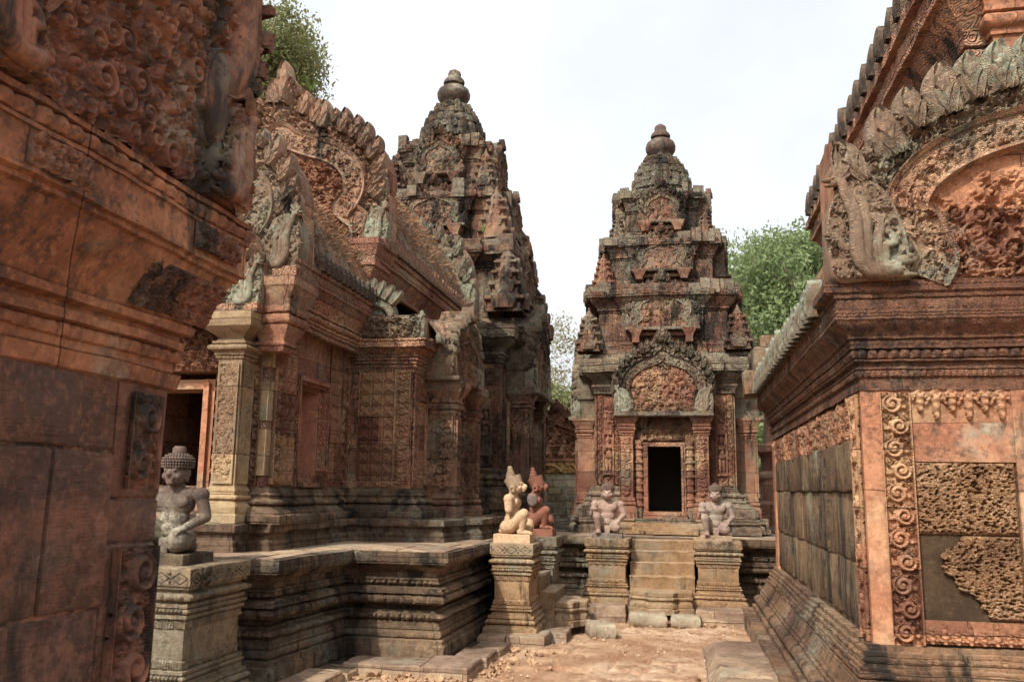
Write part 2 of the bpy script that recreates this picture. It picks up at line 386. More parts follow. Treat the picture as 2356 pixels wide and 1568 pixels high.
M = dict(
    wall=stone('red_sandstone', RED, (.55, .28), .12, .32, .1, .5, 15),
    wall_dark=stone('stained_sandstone', BRN, (.55, .28), .12, .34, .15, .5, 15, seed=2, grime=.3),
    carved=stone('carved_red_sandstone', [(0.425, 0.189, 0.124), (0.555, 0.283, 0.183), (0.560, 0.378, 0.236)], (.6, .31), .16, .26, .25, .5, 34, seed=1, grime=.4),
    carved_dark=stone('carved_weathered_sandstone', [(0.392, 0.196, 0.132), (0.540, 0.297, 0.192), (0.560, 0.392, 0.257)], (.6, .31), .32, .45, .25, .5, 34, seed=3),
    orange=stone('orange_sandstone', ORG, (.7, .36), .03, .12, .06, .10, 36, seed=4),
    orange_plain=stone('smooth_orange_sandstone', [(.31, .135, .078), (.40, .195, .112), (.41, .25, .15)], (1.3, 1.55, .003), .04, .30, .12, 0, fine=.7, seed=5),
    yellow=stone_g(.2, 'yellow_sandstone', YEL, (.9, .6), .10, .12, .1, .18, 40, seed=6),
    cornice=stone('lichen_sandstone', GRY, (.5, .4), .48, .46, .4, .30, 22, seed=7),
    tier=stone('tower_sandstone', [(0.221, 0.111, 0.075), (0.351, 0.182, 0.117), (0.416, 0.254, 0.163)], (.42, .2), .36, .66, .25, .6, 17, seed=8),
    plinth=stone('dark_plinth_sandstone', [(0.165, 0.112, 0.074), (0.283, 0.194, 0.127), (0.373, 0.261, 0.172)], (.62, .45), .22, .55, .2, .28, 30, seed=9),
    pedestal=stone('ochre_pedestal_sandstone', [(.36, .215, .115), (.46, .285, .145), (.43, .31, .195)], None, .30, .28, .3, .12, 34, seed=10),
    paving=stone('paving_sandstone', [(.26, .18, .125), (.36, .26, .18), (.40, .30, .21)], (.7, .5), .10, .22, .2, 0, seed=11),
    gate_cornice=stone('lit_soot_stained_orange_sandstone', [(.20, .082, .048), (.31, .138, .075), (.30, .17, .105)], (.8, 3, .003), .06, .34, .1, 0, fine=.6, seed=33),  # brighter orange than the blocks: the cornice's lit tone set in colour, plus stains
    lib_cornice=stone('brown_red_cornice_sandstone', [(.22, .10, .062), (.32, .155, .092), (.35, .20, .125)], (1.1, 3, .003), .10, .38, .15, .3, 36, seed=34),
    mossy=stone('mossy_pedestal_sandstone', [(.22, .16, .10), (.32, .24, .15), (.40, .27, .15)], None, .5, .34, .35, .15, 34, seed=35),
    mortar=stone('dark_mortar', [(.05, .029, .015), (.078, .047, .025), (.095, .06, .034)], None, .0, .1, .0, 0, fine=.7, seed=36),
    shade=stone('shade_toned_red_sandstone', [(.095, .055, .042), (.215, .098, .062), (.125, .08, .062)], None, .0, .42, .0, 0, fine=.8, rough_bump=.5, seed=12, chisel=.9),  # low light on the gateway put into darker base colours, plus black stains
    shade_carved=stone('shade_toned_carved_sandstone', [(.17, .072, .048), (.26, .115, .07), (.25, .135, .085)], None, .08, .55, .05, 0, 40, seed=13),  # base colours darkened for the gateway's shade; black stains on top
    hall_carved=stone('pink_hall_sandstone', [(.42, .20, .135), (.52, .285, .19), (.56, .36, .22)], (.46, .40), .06, .10, .15, .35, 36, seed=51, grime=.2),  # colours raised in place of fill light on the shadowed hall walls
    hall_yellow=stone('ochre_hall_sandstone', [(.50, .285, .14), (.56, .34, .18), (.56, .33, .20)], None, .04, .08, .1, .3, 36, seed=52, grime=.2),
    gable=stone('weathered_gable_sandstone', [(0.300, 0.168, 0.108), (0.432, 0.276, 0.180), (0.408, 0.222, 0.138)], None, .28, .42, .3, .12, 40, seed=38),
    bud=stone('blackened_tower_sandstone', [(.10, .07, .052), (.17, .115, .08), (.21, .16, .115)], (.3, .16), .4, .62, .3, .5, 20, seed=37),
    naga=stone('pale_lichen_sandstone', [(.22, .145, .095), (.30, .21, .14), (.29, .18, .115)], None, .5, .22, .4, .15, 45, seed=14, lich_col=(.27, .30, .22)),
    roof=stone('roof_sandstone', [(.20, .10, .055), (.28, .15, .08), (.24, .16, .10)], None, .3, .4, .1, .1, 30, seed=15),
    finial=stone('finial_sandstone', [(.085, .058, .045), (.13, .085, .06), (.125, .095, .075)], None, .25, .5, .1, 0, seed=16),
    grey_statue=stone_g(.3, 'grey_statue_stone', [(.09, .062, .05), (.13, .09, .07), (.11, .078, .062)], None, .06, .18, 0, 0, fine=.55, seed=17),  # colour cut down to imitate shade on the guardian
    pink_statue=stone_g(.2, 'pink_statue_stone', [(.28, .18, .135), (.37, .245, .19), (.31, .21, .165)], None, .06, .16, .05, 0, fine=.55, seed=18),
    mauve_statue=stone_g(.2, 'mauve_statue_stone', [(.24, .165, .135), (.32, .23, .185), (.27, .195, .16)], None, .06, .2, .05, 0, fine=.55, seed=27),
    tan_statue=stone_g(.2, 'tan_statue_stone', [(.48, .32, .19), (.54, .37, .235), (.51, .335, .20)], None, 0, 0, 0, 0, fine=.3, rough_bump=.2, seed=19),
    tan_crown=stone_g(.3, 'tan_headdress_stone', [(.40, .28, .18), (.47, .34, .23), (.43, .29, .18)], None, 0, .08, 0, .15, 90, fine=.4, seed=29),
    red_statue=stone_g(.2, 'red_statue_stone', [(0.205, 0.077, 0.046), (0.236, 0.096, 0.059), (0.211, 0.093, 0.062)], None, 0, .05, 0, 0, fine=.3, rough_bump=.2, seed=20),  # red lowered to imitate the partial shade on this statue
    cap_stone=stone('dark_headdress_stone', [(.20, .12, .085), (.27, .165, .12), (.25, .17, .13)], None, .05, .15, 0, .25, 90, fine=.5, seed=21),
    stump=stone('rough_broken_stone', [(.13, .10, .085), (.19, .15, .125), (.16, .12, .10)], None, .1, .1, .1, 0, fine=.9, seed=22),
)
def laterite():
    m, t, b = mat_new('pitted_laterite'); N = NT(t); tc = N.n('TexCoord'); P = tc.outputs['Object']
    ca = N.ramp(N.noise(P, 3, 5, .6), [(.36, (.22, .12, .065)), (.5, (.35, .195, .10)), (.62, (.41, .25, .14))])
    m2 = N.n('Mapping'); N.l(P, m2.inputs[0]); m2.inputs['Scale'].default_value = (2, 2, .6)
    ca = N.mix(N.math('MULTIPLY', N.maprange(N.noise(m2.outputs[0], 1.4, 8, .7), .60, .70), .8), ca, (.07, .05, .035))
    v = N.n('TexVoronoi', feature='SMOOTH_F1'); mp = N.n('Mapping'); N.l(P, mp.inputs[0]); mp.inputs['Scale'].default_value = (1, 1, 2.2); N.l(mp.outputs[0], v.inputs['Vector']); v.inputs['Scale'].default_value = 33
    pit = N.maprange(v.outputs['Distance'], .1, .45); pit = N.math('MULTIPLY', pit, N.maprange(N.noise(P, 24, 4, .7), .35, .6))
    h = N.math('SUBTRACT', N.math('MULTIPLY', N.noise(P, 55, 4), .5), N.math('MULTIPLY', N.math('SUBTRACT', 1, pit), 1.4))
    bp = N.n('Bump'); bp.inputs['Distance'].default_value = .02; bp.inputs['Strength'].default_value = .9; N.l(h, bp.inputs['Height']); N.l(bp.outputs[0], b.inputs['Normal']); N.l(ca, b.inputs['Base Color'])
    return m
M['laterite'] = laterite()
M['laterite_dark'] = stone('blackened_laterite', [(.15, .095, .055), (.24, .15, .08), (.27, .18, .10)], None, .1, .5, .05, 0, fine=1, rough_bump=1.6, seed=24)
def simple(name, cols, sc=6, rough=.9, bump=.3, bs=40, trans=0):
    m, t, b = mat_new(name); N = NT(t); tc = N.n('TexCoord'); P = tc.outputs['Object']
    N.l(N.ramp(N.noise(P, sc, 5, .65), [(.3, cols[0]), (.5, cols[1]), (.7, cols[2])]), b.inputs['Base Color']); b.inputs['Roughness'].default_value = rough
    bp = N.n('Bump'); bp.inputs['Strength'].default_value = bump; bp.inputs['Distance'].default_value = .02; N.l(N.noise(P, bs, 6, .7), bp.inputs['Height']); N.l(bp.outputs[0], b.inputs['Normal'])
    if trans:
        tr = N.n('BsdfTranslucent'); tr.inputs[0].default_value = (*cols[2], 1); mx = N.n('MixShader'); mx.inputs[0].default_value = trans
        N.l(b.outputs[0], mx.inputs[1]); N.l(tr.outputs[0], mx.inputs[2]); N.l(mx.outputs[0], t.nodes['Material Output'].inputs[0])
    return m
M['leaf_green'] = simple('tree_leaf', [(.085, .125, .05), (.15, .205, .085), (.23, .28, .13)], .9, .6, 0, trans=.35)  # greens lightened in place of distance haze
M['leaf_pale'] = simple('pale_tree_leaf', [(.10, .13, .05), (.17, .19, .08), (.24, .25, .12)], .9, .6, 0, trans=.35)
M['leaf_brown'] = simple('dry_tree_leaf', [(.20, .17, .11), (.28, .24, .15), (.22, .24, .12)], .9, .7, 0, trans=.3)
M['bark'] = simple('grey_bark', [(.16, .13, .10), (.24, .20, .16), (.30, .26, .21)], 3)
M['litter'] = simple('dead_leaf', [(.32, .17, .09), (.44, .27, .15), (.55, .38, .25)], 5, .8, .1, trans=.1)
M['drygrass'] = simple('dry_grass', [(.15, .075, .042), (.23, .125, .07), (.29, .19, .115)], 5, .9, 0, trans=.15)
M['weed'] = simple('green_weed', [(.08, .13, .03), (.12, .18, .04), (.16, .22, .06)], 5, .7, 0, trans=.3)
def ground_mat():
    m, t, b = mat_new('sandy_ground'); N = NT(t); tc = N.n('TexCoord'); P = tc.outputs['Object']
    c = N.ramp(N.noise(P, .9, 6, .62, .3), [(.36, (.34, .195, .112)), (.5, (.44, .285, .175)), (.62, (.53, .38, .255))])
    c = N.mix(N.maprange(N.noise(P, 5, 8, .72), .45, .60, 0, .85), c, (.25, .12, .065))
    c = N.mix(N.maprange(N.noise(P, 28, 5, .7), .55, .7, 0, .55), c, (.22, .12, .07))
    c = N.mix(N.maprange(N.noise(P, 70, 3, .6), .58, .75, 0, .6), c, (.66, .50, .34))
    N.l(c, b.inputs['Base Color']); h = N.math('ADD', N.noise(P, 60, 6, .75), N.math('MULTIPLY', N.noise(P, 14, 5, .7), 1.2))
    bp = N.n('Bump'); bp.inputs['Strength'].default_value = .8; bp.inputs['Distance'].default_value = .02; N.l(h, bp.inputs['Height']); N.l(bp.outputs[0], b.inputs['Normal'])
    return m
M['ground'] = ground_mat()
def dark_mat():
    m, t, b = mat_new('doorway_shade_colour'); b.inputs['Base Color'].default_value = (.05, .038, .03, 1); return m  # near-black colour standing in for the shade inside doorways
M['dark'] = dark_mat()

# ------------------------------------------------------------------ things
def thing(name, label, cat, loc=(0, 0, 0), rz=0, group=None):
    o = bpy.data.objects.new(name, None); COL.objects.link(o); o.location = loc; o.rotation_euler = (0, 0, rz)
    o['label'] = label; o['category'] = cat
    if group: o['group'] = group
    return o
def tag(o, label, cat, group=None):
    o['label'] = label; o['category'] = cat
    if group: o['group'] = group
    return o
def cp(o, parent, loc, rz=0, sc=None):
    c = o.copy(); COL.objects.link(c); c.parent = parent; c.location = loc; c.rotation_euler = (0, 0, rz)
    if sc: c.scale = (sc,) * 3
    return c
def weathered(mb, name, mat, parent=None, amp=.006, seed=0, smooth=38): return mb.build(name, mat, parent, smooth, amp, seed)

# ------------------------------------------------------------------ pediment
PATH_A = [(.74, 0), (.77, .07), (.74, .16), (.66, .22), (.60, .27), (.645, .31), (.69, .40), (.67, .52), (.58, .62), (.44, .69), (.28, .735), (.12, .79), (0, .86)]
PATH_B = [(.73, 0), (.70, .10), (.72, .21), (.735, .27), (.775, .30), (.765, .42), (.69, .55), (.56, .655), (.39, .725), (.2, .77), (.1, .80), (0, .87)]
def leaf_shape(mb, L, W, D, M4, nu=8, nv=7, curl=.0):
    """one flame leaf, tip up (local z), front towards -y, with thickness"""
    u = np.linspace(0, 1, nu); v = np.linspace(-1, 1, nv); U, Vv = np.meshgrid(u, v, indexing='ij')
    wd = W * np.sqrt(np.clip(1 - (np.clip(U - .3, 0, 1) / .72) ** 1.8, 0.004, 1)) * (.75 + .5 * np.clip(U, 0, .5))
    x = Vv * wd + curl * L * U ** 2; z = U * L; y = -D * (.35 + .65 * (1 - Vv ** 2)) * (1 + .32 * np.cos(U * 21 + np.abs(Vv) * 2) * np.cos(Vv * 7)) * (1 - .5 * U ** 3) - D * .5 * (np.abs(np.abs(Vv) - .6) < .15)
    Vf = np.stack([x, y, z], -1).reshape(-1, 3); Vb = np.stack([x, np.full_like(x, D * .9), z], -1).reshape(-1, 3)
    F = quads(nu, nv); mb.add(Vf, F, M4); b0 = mb.n - len(Vf); mb.add(Vb, F[:, ::-1], M4); b1 = mb.n - len(Vb)
    rim = [i * nv for i in range(nu)] + [(nu - 1) * nv + j for j in range(1, nv)] + [i * nv + nv - 1 for i in range(nu - 2, -1, -1)]
    mb.F.append(np.array([[b0 + a, b0 + c, b1 + c, b1 + a] for a, c in zip(rim[:-1], rim[1:])]))
def naga_geo(mb, s, side, M4, res=.012):
    """block at the end of the arch carved as a fan of hooded serpent heads, s = height; side +1 leans to +x"""
    P = spline([(-.04, 0), (.28, 0), (.60, 0), (.655, .2), (.67, .5), (.62, .78), (.48, .97), (.30, .98), (.12, .84), (0, .55), (-.05, .25), (-.04, 0)], 56)[:-1]; d = .13 * s; n = len(P)
    A = np.column_stack([P[:, 0] * s * side, np.full(n, -d * .45), P[:, 1] * s]); B = A + (0, d * 2.2, 0); c = np.column_stack([(P[:, 0] * .94 + .017) * s * side, np.full(n, -d * .62), (P[:, 1] * .95 + .02) * s])
    F = quads(3, n, True); mb.add(np.concatenate([B, A, c]), F[:, ::-1] if side > 0 else F, M4)
    b = mb.n - n; mb.F.append([[b + (i if side < 0 else n - 1 - i) for i in range(n)]])
    g = foliage(.74 * s, s, max(res, s * .016), .13 * s, int(s * 100)); pl = P * s * .95 + (.03 * s, .02 * s)
    relief(mb, g, (-.05 * s * side, -d * .63, 0), (side, 0, 0), (0, 0, 1), (0, -1, 0), .055 * s, mask=lambda X, Y: inpoly(X - .05 * s, Y, pl), M=M4)
    for hx, hz, q, bx in ((.60, .40, .8, .40), (.56, .93, 1.1, .44), (.40, .76, 1., .35), (.27, .58, .9, .26), (.15, .43, .75, .2)):
        C = spline([(.06, .10), (.10 + .45 * bx, .07), (bx - .02, .10 + .16 * hz), (bx - .02, .52 * hz + .08), (hx - .06, hz - .10), (hx - .035, hz), (hx + .03, hz + .02)], 20); t = np.linspace(0, 1, 20); z_ = s * q
        Q = np.column_stack([C[:, 0] * s * side, -d * .66 - .035 * s * np.sin(t * PI * .9) - .02 * s * (hz > .9), C[:, 1] * s]); tube(mb, Q, z_ * (.078 - .036 * t ** 1.3 + .003 * np.cos(np.arange(20) * PI)), 10, M4)
        e = Q[-1]; tip = np.array([side * z_, 0, 0])
        ball(mb, e, (.052 * z_, .05 * z_, .048 * z_), M4); ball(mb, e + tip * .055 + [0, -.01 * s, .006 * z_], (.055 * z_, .038 * z_, .02 * z_), M4, 10, 7); ball(mb, e + tip * .045 - [0, .005 * s, .038 * z_], (.045 * z_, .034 * z_, .013 * z_), M4, 10, 7); ball(mb, e + tip * .02 + [0, -.045 * z_, .02 * z_], .016 * z_, M4, 7, 6)
        for w_, l_ in ((-1.2, .12), (-.7, .16), (-.2, .16), (.3, .10)): leaf_shape(mb, l_ * z_, .045 * z_, .025 * z_, M4 @ T(*(e - tip * .02 + [0, .012 * s, .03 * z_])) @ RY(side * w_), 7, 7)
    for k in range(8): ball(mb, ((.12 + .035 * k) * s * side, -d * .80, (.06 + .012 * k) * s), (.022 * s, .03 * s, .075 * s), M4, 8, 6)
    ball(mb, (.02 * s * side, -d * .75, .17 * s), (.12 * s, .05 * s, .05 * s), M4, 12, 8); ball(mb, (.02 * s * side, -d * .75, .03 * s), (.13 * s, .05 * s, .028 * s), M4, 12, 8); ball(mb, (-.03 * s * side, -d, .20 * s), .03 * s, M4, 8, 6)
def pediment(parent, M4, W, H, D, seed, mats, path=PATH_A, res=.012, cell=.13, bw=.085, flames=11, fl_len=.34, naga_s=.42, depth=.05, base=True, naga=True, peak=1.0, soft=0, plain=None, bandplain=False, fw=.27):
    """flamed polylobed gable: slab (part) with tympanum, arch band, flame border and two naga ends (sub-parts)"""
    m_slab, m_tymp, m_band, m_flame, m_naga = mats
    nh = int(min(260, max(60, 1.6 * math.hypot(W, H) / res * .9)))
    half = spline(np.array(path) * (W, H), nh); full = np.vstack([half[:-1], (half * (-1, 1))[::-1]])      # right base -> apex -> left base
    tg = np.gradient(full, axis=0); tg /= np.linalg.norm(tg, axis=1)[:, None]; nr = np.column_stack([tg[:, 1], -tg[:, 0]])   # outward
    nr[len(half) - 1] = (0, 1); nP = len(full); hn = len(half)
    k = nP // 12; sm = np.array([nr[max(0, i - k):i + k + 1].mean(0) for i in range(nP)]); sm /= np.linalg.norm(sm, axis=1)[:, None]
    s = np.concatenate([[0], np.cumsum(np.linalg.norm(np.diff(full, axis=0), axis=1))]); b = bw * W; fr = np.minimum(np.arange(nP), nP - 1 - np.arange(nP)) / (hn - 1)
    e = b + fl_len * H * (.42 + .38 * np.sin(fr * PI * .5)); wx = (W * .99 - np.abs(full[:, 0])) / np.maximum(np.abs(sm[:, 0]), .3); e = np.where(fr < .32, np.maximum(e, wx), e)
    e += fl_len * H * .5 * np.exp(-((fr - 1) / .09) ** 2)
    env = full + sm * e[:, None]; env[:, 1] = np.maximum(env[:, 1], 0); env[0] = (W * 1.0, 0); env[-1] = (-W * 1.0, 0)
    mb = MB()                                                      # slab; its outline runs behind the flames
    f1 = np.column_stack([env[:, 0], np.full(nP, 0.0), env[:, 1]]); f2 = f1 + (0, D, 0)
    mb.add(np.vstack([f1, f2]), [list(range(nP))[::-1], list(range(nP, 2 * nP))] + [[i, i + 1, nP + i + 1, nP + i] for i in range(nP - 1)] + [[nP - 1, 0, nP, 2 * nP - 1]], M4)
    if base:
        sweep(mb, rect(-W * 1.0, W * 1.0, -D * .45, D), bead(-.055 * H, -.01 * H, 0, .012, .05) + [(0, .005), (.015 * H, .0)] , .018, M4, bottom=True)
    slab = weathered(mb, 'pediment', m_slab, parent, .004, seed, 60)
    mb = MB(); g = foliage(2 * W * .85, H * .95, res, cell, seed, soft)
    if plain: g.H *= plain(*np.meshgrid((g.x - W * .85) / W, g.y / H))
    relief(mb, g, (-W * .85, -.004, 0), (1, 0, 0), (0, 0, 1), (0, -1, 0), depth, mask=lambda X, Y: inpoly(X - W * .85, Y, full), M=M4)
    mb.build('tympanum', m_tymp, slab, 50)
    mb = MB(); nt_ = int(np.clip(2 * b / res * 1.6, 15, 33)); tt = np.linspace(-1, 1, nt_); rows = []; lam = b * .62
    gb = foliage(s[-1] + .01, 1.44 * b, min(res, b / 9), .74 * b, seed + 9); jx = np.clip(np.searchsorted(gb.x, s), 0, gb.nx - 1); ty = np.clip(np.searchsorted(gb.y, (tt * .5 / .72 + .5) * 1.44 * b), 0, gb.ny - 1)
    for i in range(nP):
        rim = np.maximum(np.exp(-((np.abs(tt) - .86) / .09) ** 2), .75 * np.exp(-((np.abs(tt) - .72) / .05) ** 2)); mid = 0 * tt if bandplain else (np.abs(tt) < .66) * gb.H[ty, jx[i]] * .85
        hh = np.maximum(np.maximum(rim, mid) * .60, 1.05 * np.sqrt(np.clip(1 - tt ** 2, 0, 1)) - .3 if bandplain else 0) + .42; hh[0] = hh[-1] = 0
        xy = full[i] + np.outer(tt * b, nr[i]); rows.append(np.column_stack([xy[:, 0], -hh * depth * 1.5, xy[:, 1]]))
    mb.add(np.concatenate(rows), quads(nP, nt_)[:, ::-1], M4); mb.build('arch_band', m_band, slab, 60)
    mb = MB(); r = np.random.default_rng(seed); ht = env[:, 1].max() + .02; inner = full + nr * b * .8; ring = np.vstack([env, inner[::-1]])
    g = foliage(2.1 * W, ht, res, cell * .72, seed + 1, soft)
    relief(mb, g, (-1.05 * W, -.006, 0), (1, 0, 0), (0, 0, 1), (0, -1, 0), depth * 1.1, mask=lambda X, Y: inpoly(X - 1.05 * W, Y, ring), M=M4)
    for side in (1, -1):
        for k in range(flames):
            f = .24 + .74 * (k + .5) / flames; i = int(f * (hn - 1)); p = half[i] * (side, 1); n = sm[i] * (side, 1)
            dr = n * .45 + np.array([side * .10, .8]); dr /= np.linalg.norm(dr); L = fl_len * H * (.62 + .2 * math.sin(f * PI * .55)) * r.uniform(.88, 1.1)
            if r.random() < .12: L *= .6
            a = math.atan2(dr[0], dr[1]); q = p + n * (e[i] - L * .60)
            leaf_shape(mb, L, L * fw, depth * 1.25, M4 @ T(q[0], -D * .02 - depth * .3 * (k % 2), q[1]) @ RY(a), 12, 11, -.10 * side)
            for z_ in (-1, 1): leaf_shape(mb, L * .6, L * .13, depth * 1.0, M4 @ T(q[0], -D * .02 - depth * .7, q[1]) @ RY(a + z_ * .32), 8, 7, -.1 * side)
    top = half[-1][1] + e[hn - 1] - fl_len * H * .75
    leaf_shape(mb, fl_len * H * 1.05 * peak, fl_len * H * .30, depth * 1.5, M4 @ T(0, -D * .1, top), 13, 11)
    for sgn in (-1, 1):
        for q in (.22, .5): leaf_shape(mb, fl_len * H * (.95 - q * .6), fl_len * H * .18, depth * 1.5, M4 @ T(sgn * .03 * W, -D * .12, top - .02) @ RY(sgn * q), 10, 9)
    weathered(mb, 'flame_border', m_flame, slab, .004, seed, 60)
    if naga:
        for sgn in (-1, 1):
            mb = MB(); naga_geo(mb, naga_s, sgn, M4 @ T(sgn * (W * 1.01 - .655 * naga_s), -depth * .8, 0), res); weathered(mb, 'naga', m_naga, slab, .003, seed + 3, 60)
    return slab

def figure_relief(parent, x, y, z, s, mat, name='devata', rz=0):
    """standing goddess in a niche"""
    mb = MB(); Q = T(x, y, z, rz, s)
    ball(mb, (0, 0, .93), (.055, .06, .07), Q); lathe(mb, [(.065, .96), (.06, 1.0), (.04, 1.03), (.03, 1.08), (.005, 1.13)], 10, Q)
    caps(mb, (0, 0, .82), (0, 0, .9), .032, .03, Q); ball(mb, (0, .01, .74), (.115, .065, .09), Q); ball(mb, (0, .01, .60), (.08, .06, .12), Q); ball(mb, (0, .01, .5), (.11, .07, .08), Q)
    for k in (-1, 1):
        ball(mb, (k * .05, -.05, .74), .04, Q, 8, 6); caps(mb, (k * .045, 0, .48), (k * .05, 0, .10), .062, .035, Q); ball(mb, (k * .055, -.04, .03), (.03, .07, .025), Q)
        e = (k * .15, -.01, .62); caps(mb, (k * .12, 0, .78), e, .034, .027, Q)
    caps(mb, (.15, -.01, .62), (.16, -.03, .42), .026, .02, Q); caps(mb, (-.15, -.01, .62), (-.06, -.08, .70), .026, .02, Q); ball(mb, (-.05, -.09, .72), .03, Q, 8, 6)
    mb.box(-.12, .12, -.08, .06, -.06, 0, Q); tube(mb, [(-.1, -.06, .47), (0, -.085, .45), (.1, -.06, .47)], .022, 6, Q)
    return mb.build(name, mat, parent, 60)
def colonette_geo(mb, x, y, z0, z1, r, M4=None):
    h = z1 - z0; P = [(r * 1.15, 0), (r * 1.15, .05), (r, .055)]
    k = 9
    for i in range(k):
        a = .07 + .86 * i / k; st = .86 / k; e = 1.28 if i % 2 == 0 else 1.16
        P += [(r * .9, a), (r * .9, a + st * .42), (r * 1.05, a + st * .45), (r * e, a + st * .55), (r * e, a + st * .7), (r * 1.05, a + st * .8), (r * 1.1, a + st * .86), (r * .9, a + st * .92)]
    P += [(r, .94), (r * 1.2, .95), (r * 1.2, 1)]
    Q = T(x, y, z0); lathe(mb, [(a, b * h) for a, b in P], 12, Q if M4 is None else M4 @ Q)
def turret_geo(mb, s, M4):
    """miniature tower that stands on a roof corner, height s"""
    z = 0; a = .20
    for k in range(4):
        h = .20 * (1 - .12 * k)
        sweep(mb, rect(-a, a, -a, a), [(z, .02), (z + .03, .02), (z + .03, 0), (z + h * .6, 0), (z + h * .66, .025), (z + h * .75, .045), (z + h * .95, .045), (z + h * .95, -.01)], .2, M4 @ SC(s, s, s))
        for q in range(4): leaf_shape(mb, h * 1.05 * s, a * .8 * s, .04 * s, M4 @ T(0, 0, z * s + .04 * s, q * PI / 2) @ T(0, -a * s * 1.12, 0), 5, 5)
        z += h; a *= .78
    lathe(mb, [(a * 1.1 * s, z * s), (a * 1.4 * s, (z + .05) * s), (a * s * .9, (z + .1) * s), (a * .5 * s, (z + .14) * s), (.01 * s, (z + .24) * s)], 10, M4)

def redent(a, bays):
    out = []
    for k in range(4):
        c, n = (1, 0, -1, 0)[k], (0, 1, 0, -1)[k]; pts = [(-a, -a)]; y = -a
        for w_, p in bays: pts.append((-w_, y)); y -= p; pts.append((-w_, y))
        for w_, p in bays[::-1]: pts.append((w_, y)); y += p; pts.append((w_, y))
        out += [(x * c - y_ * n, x * n + y_ * c) for x, y_ in pts]
    return out

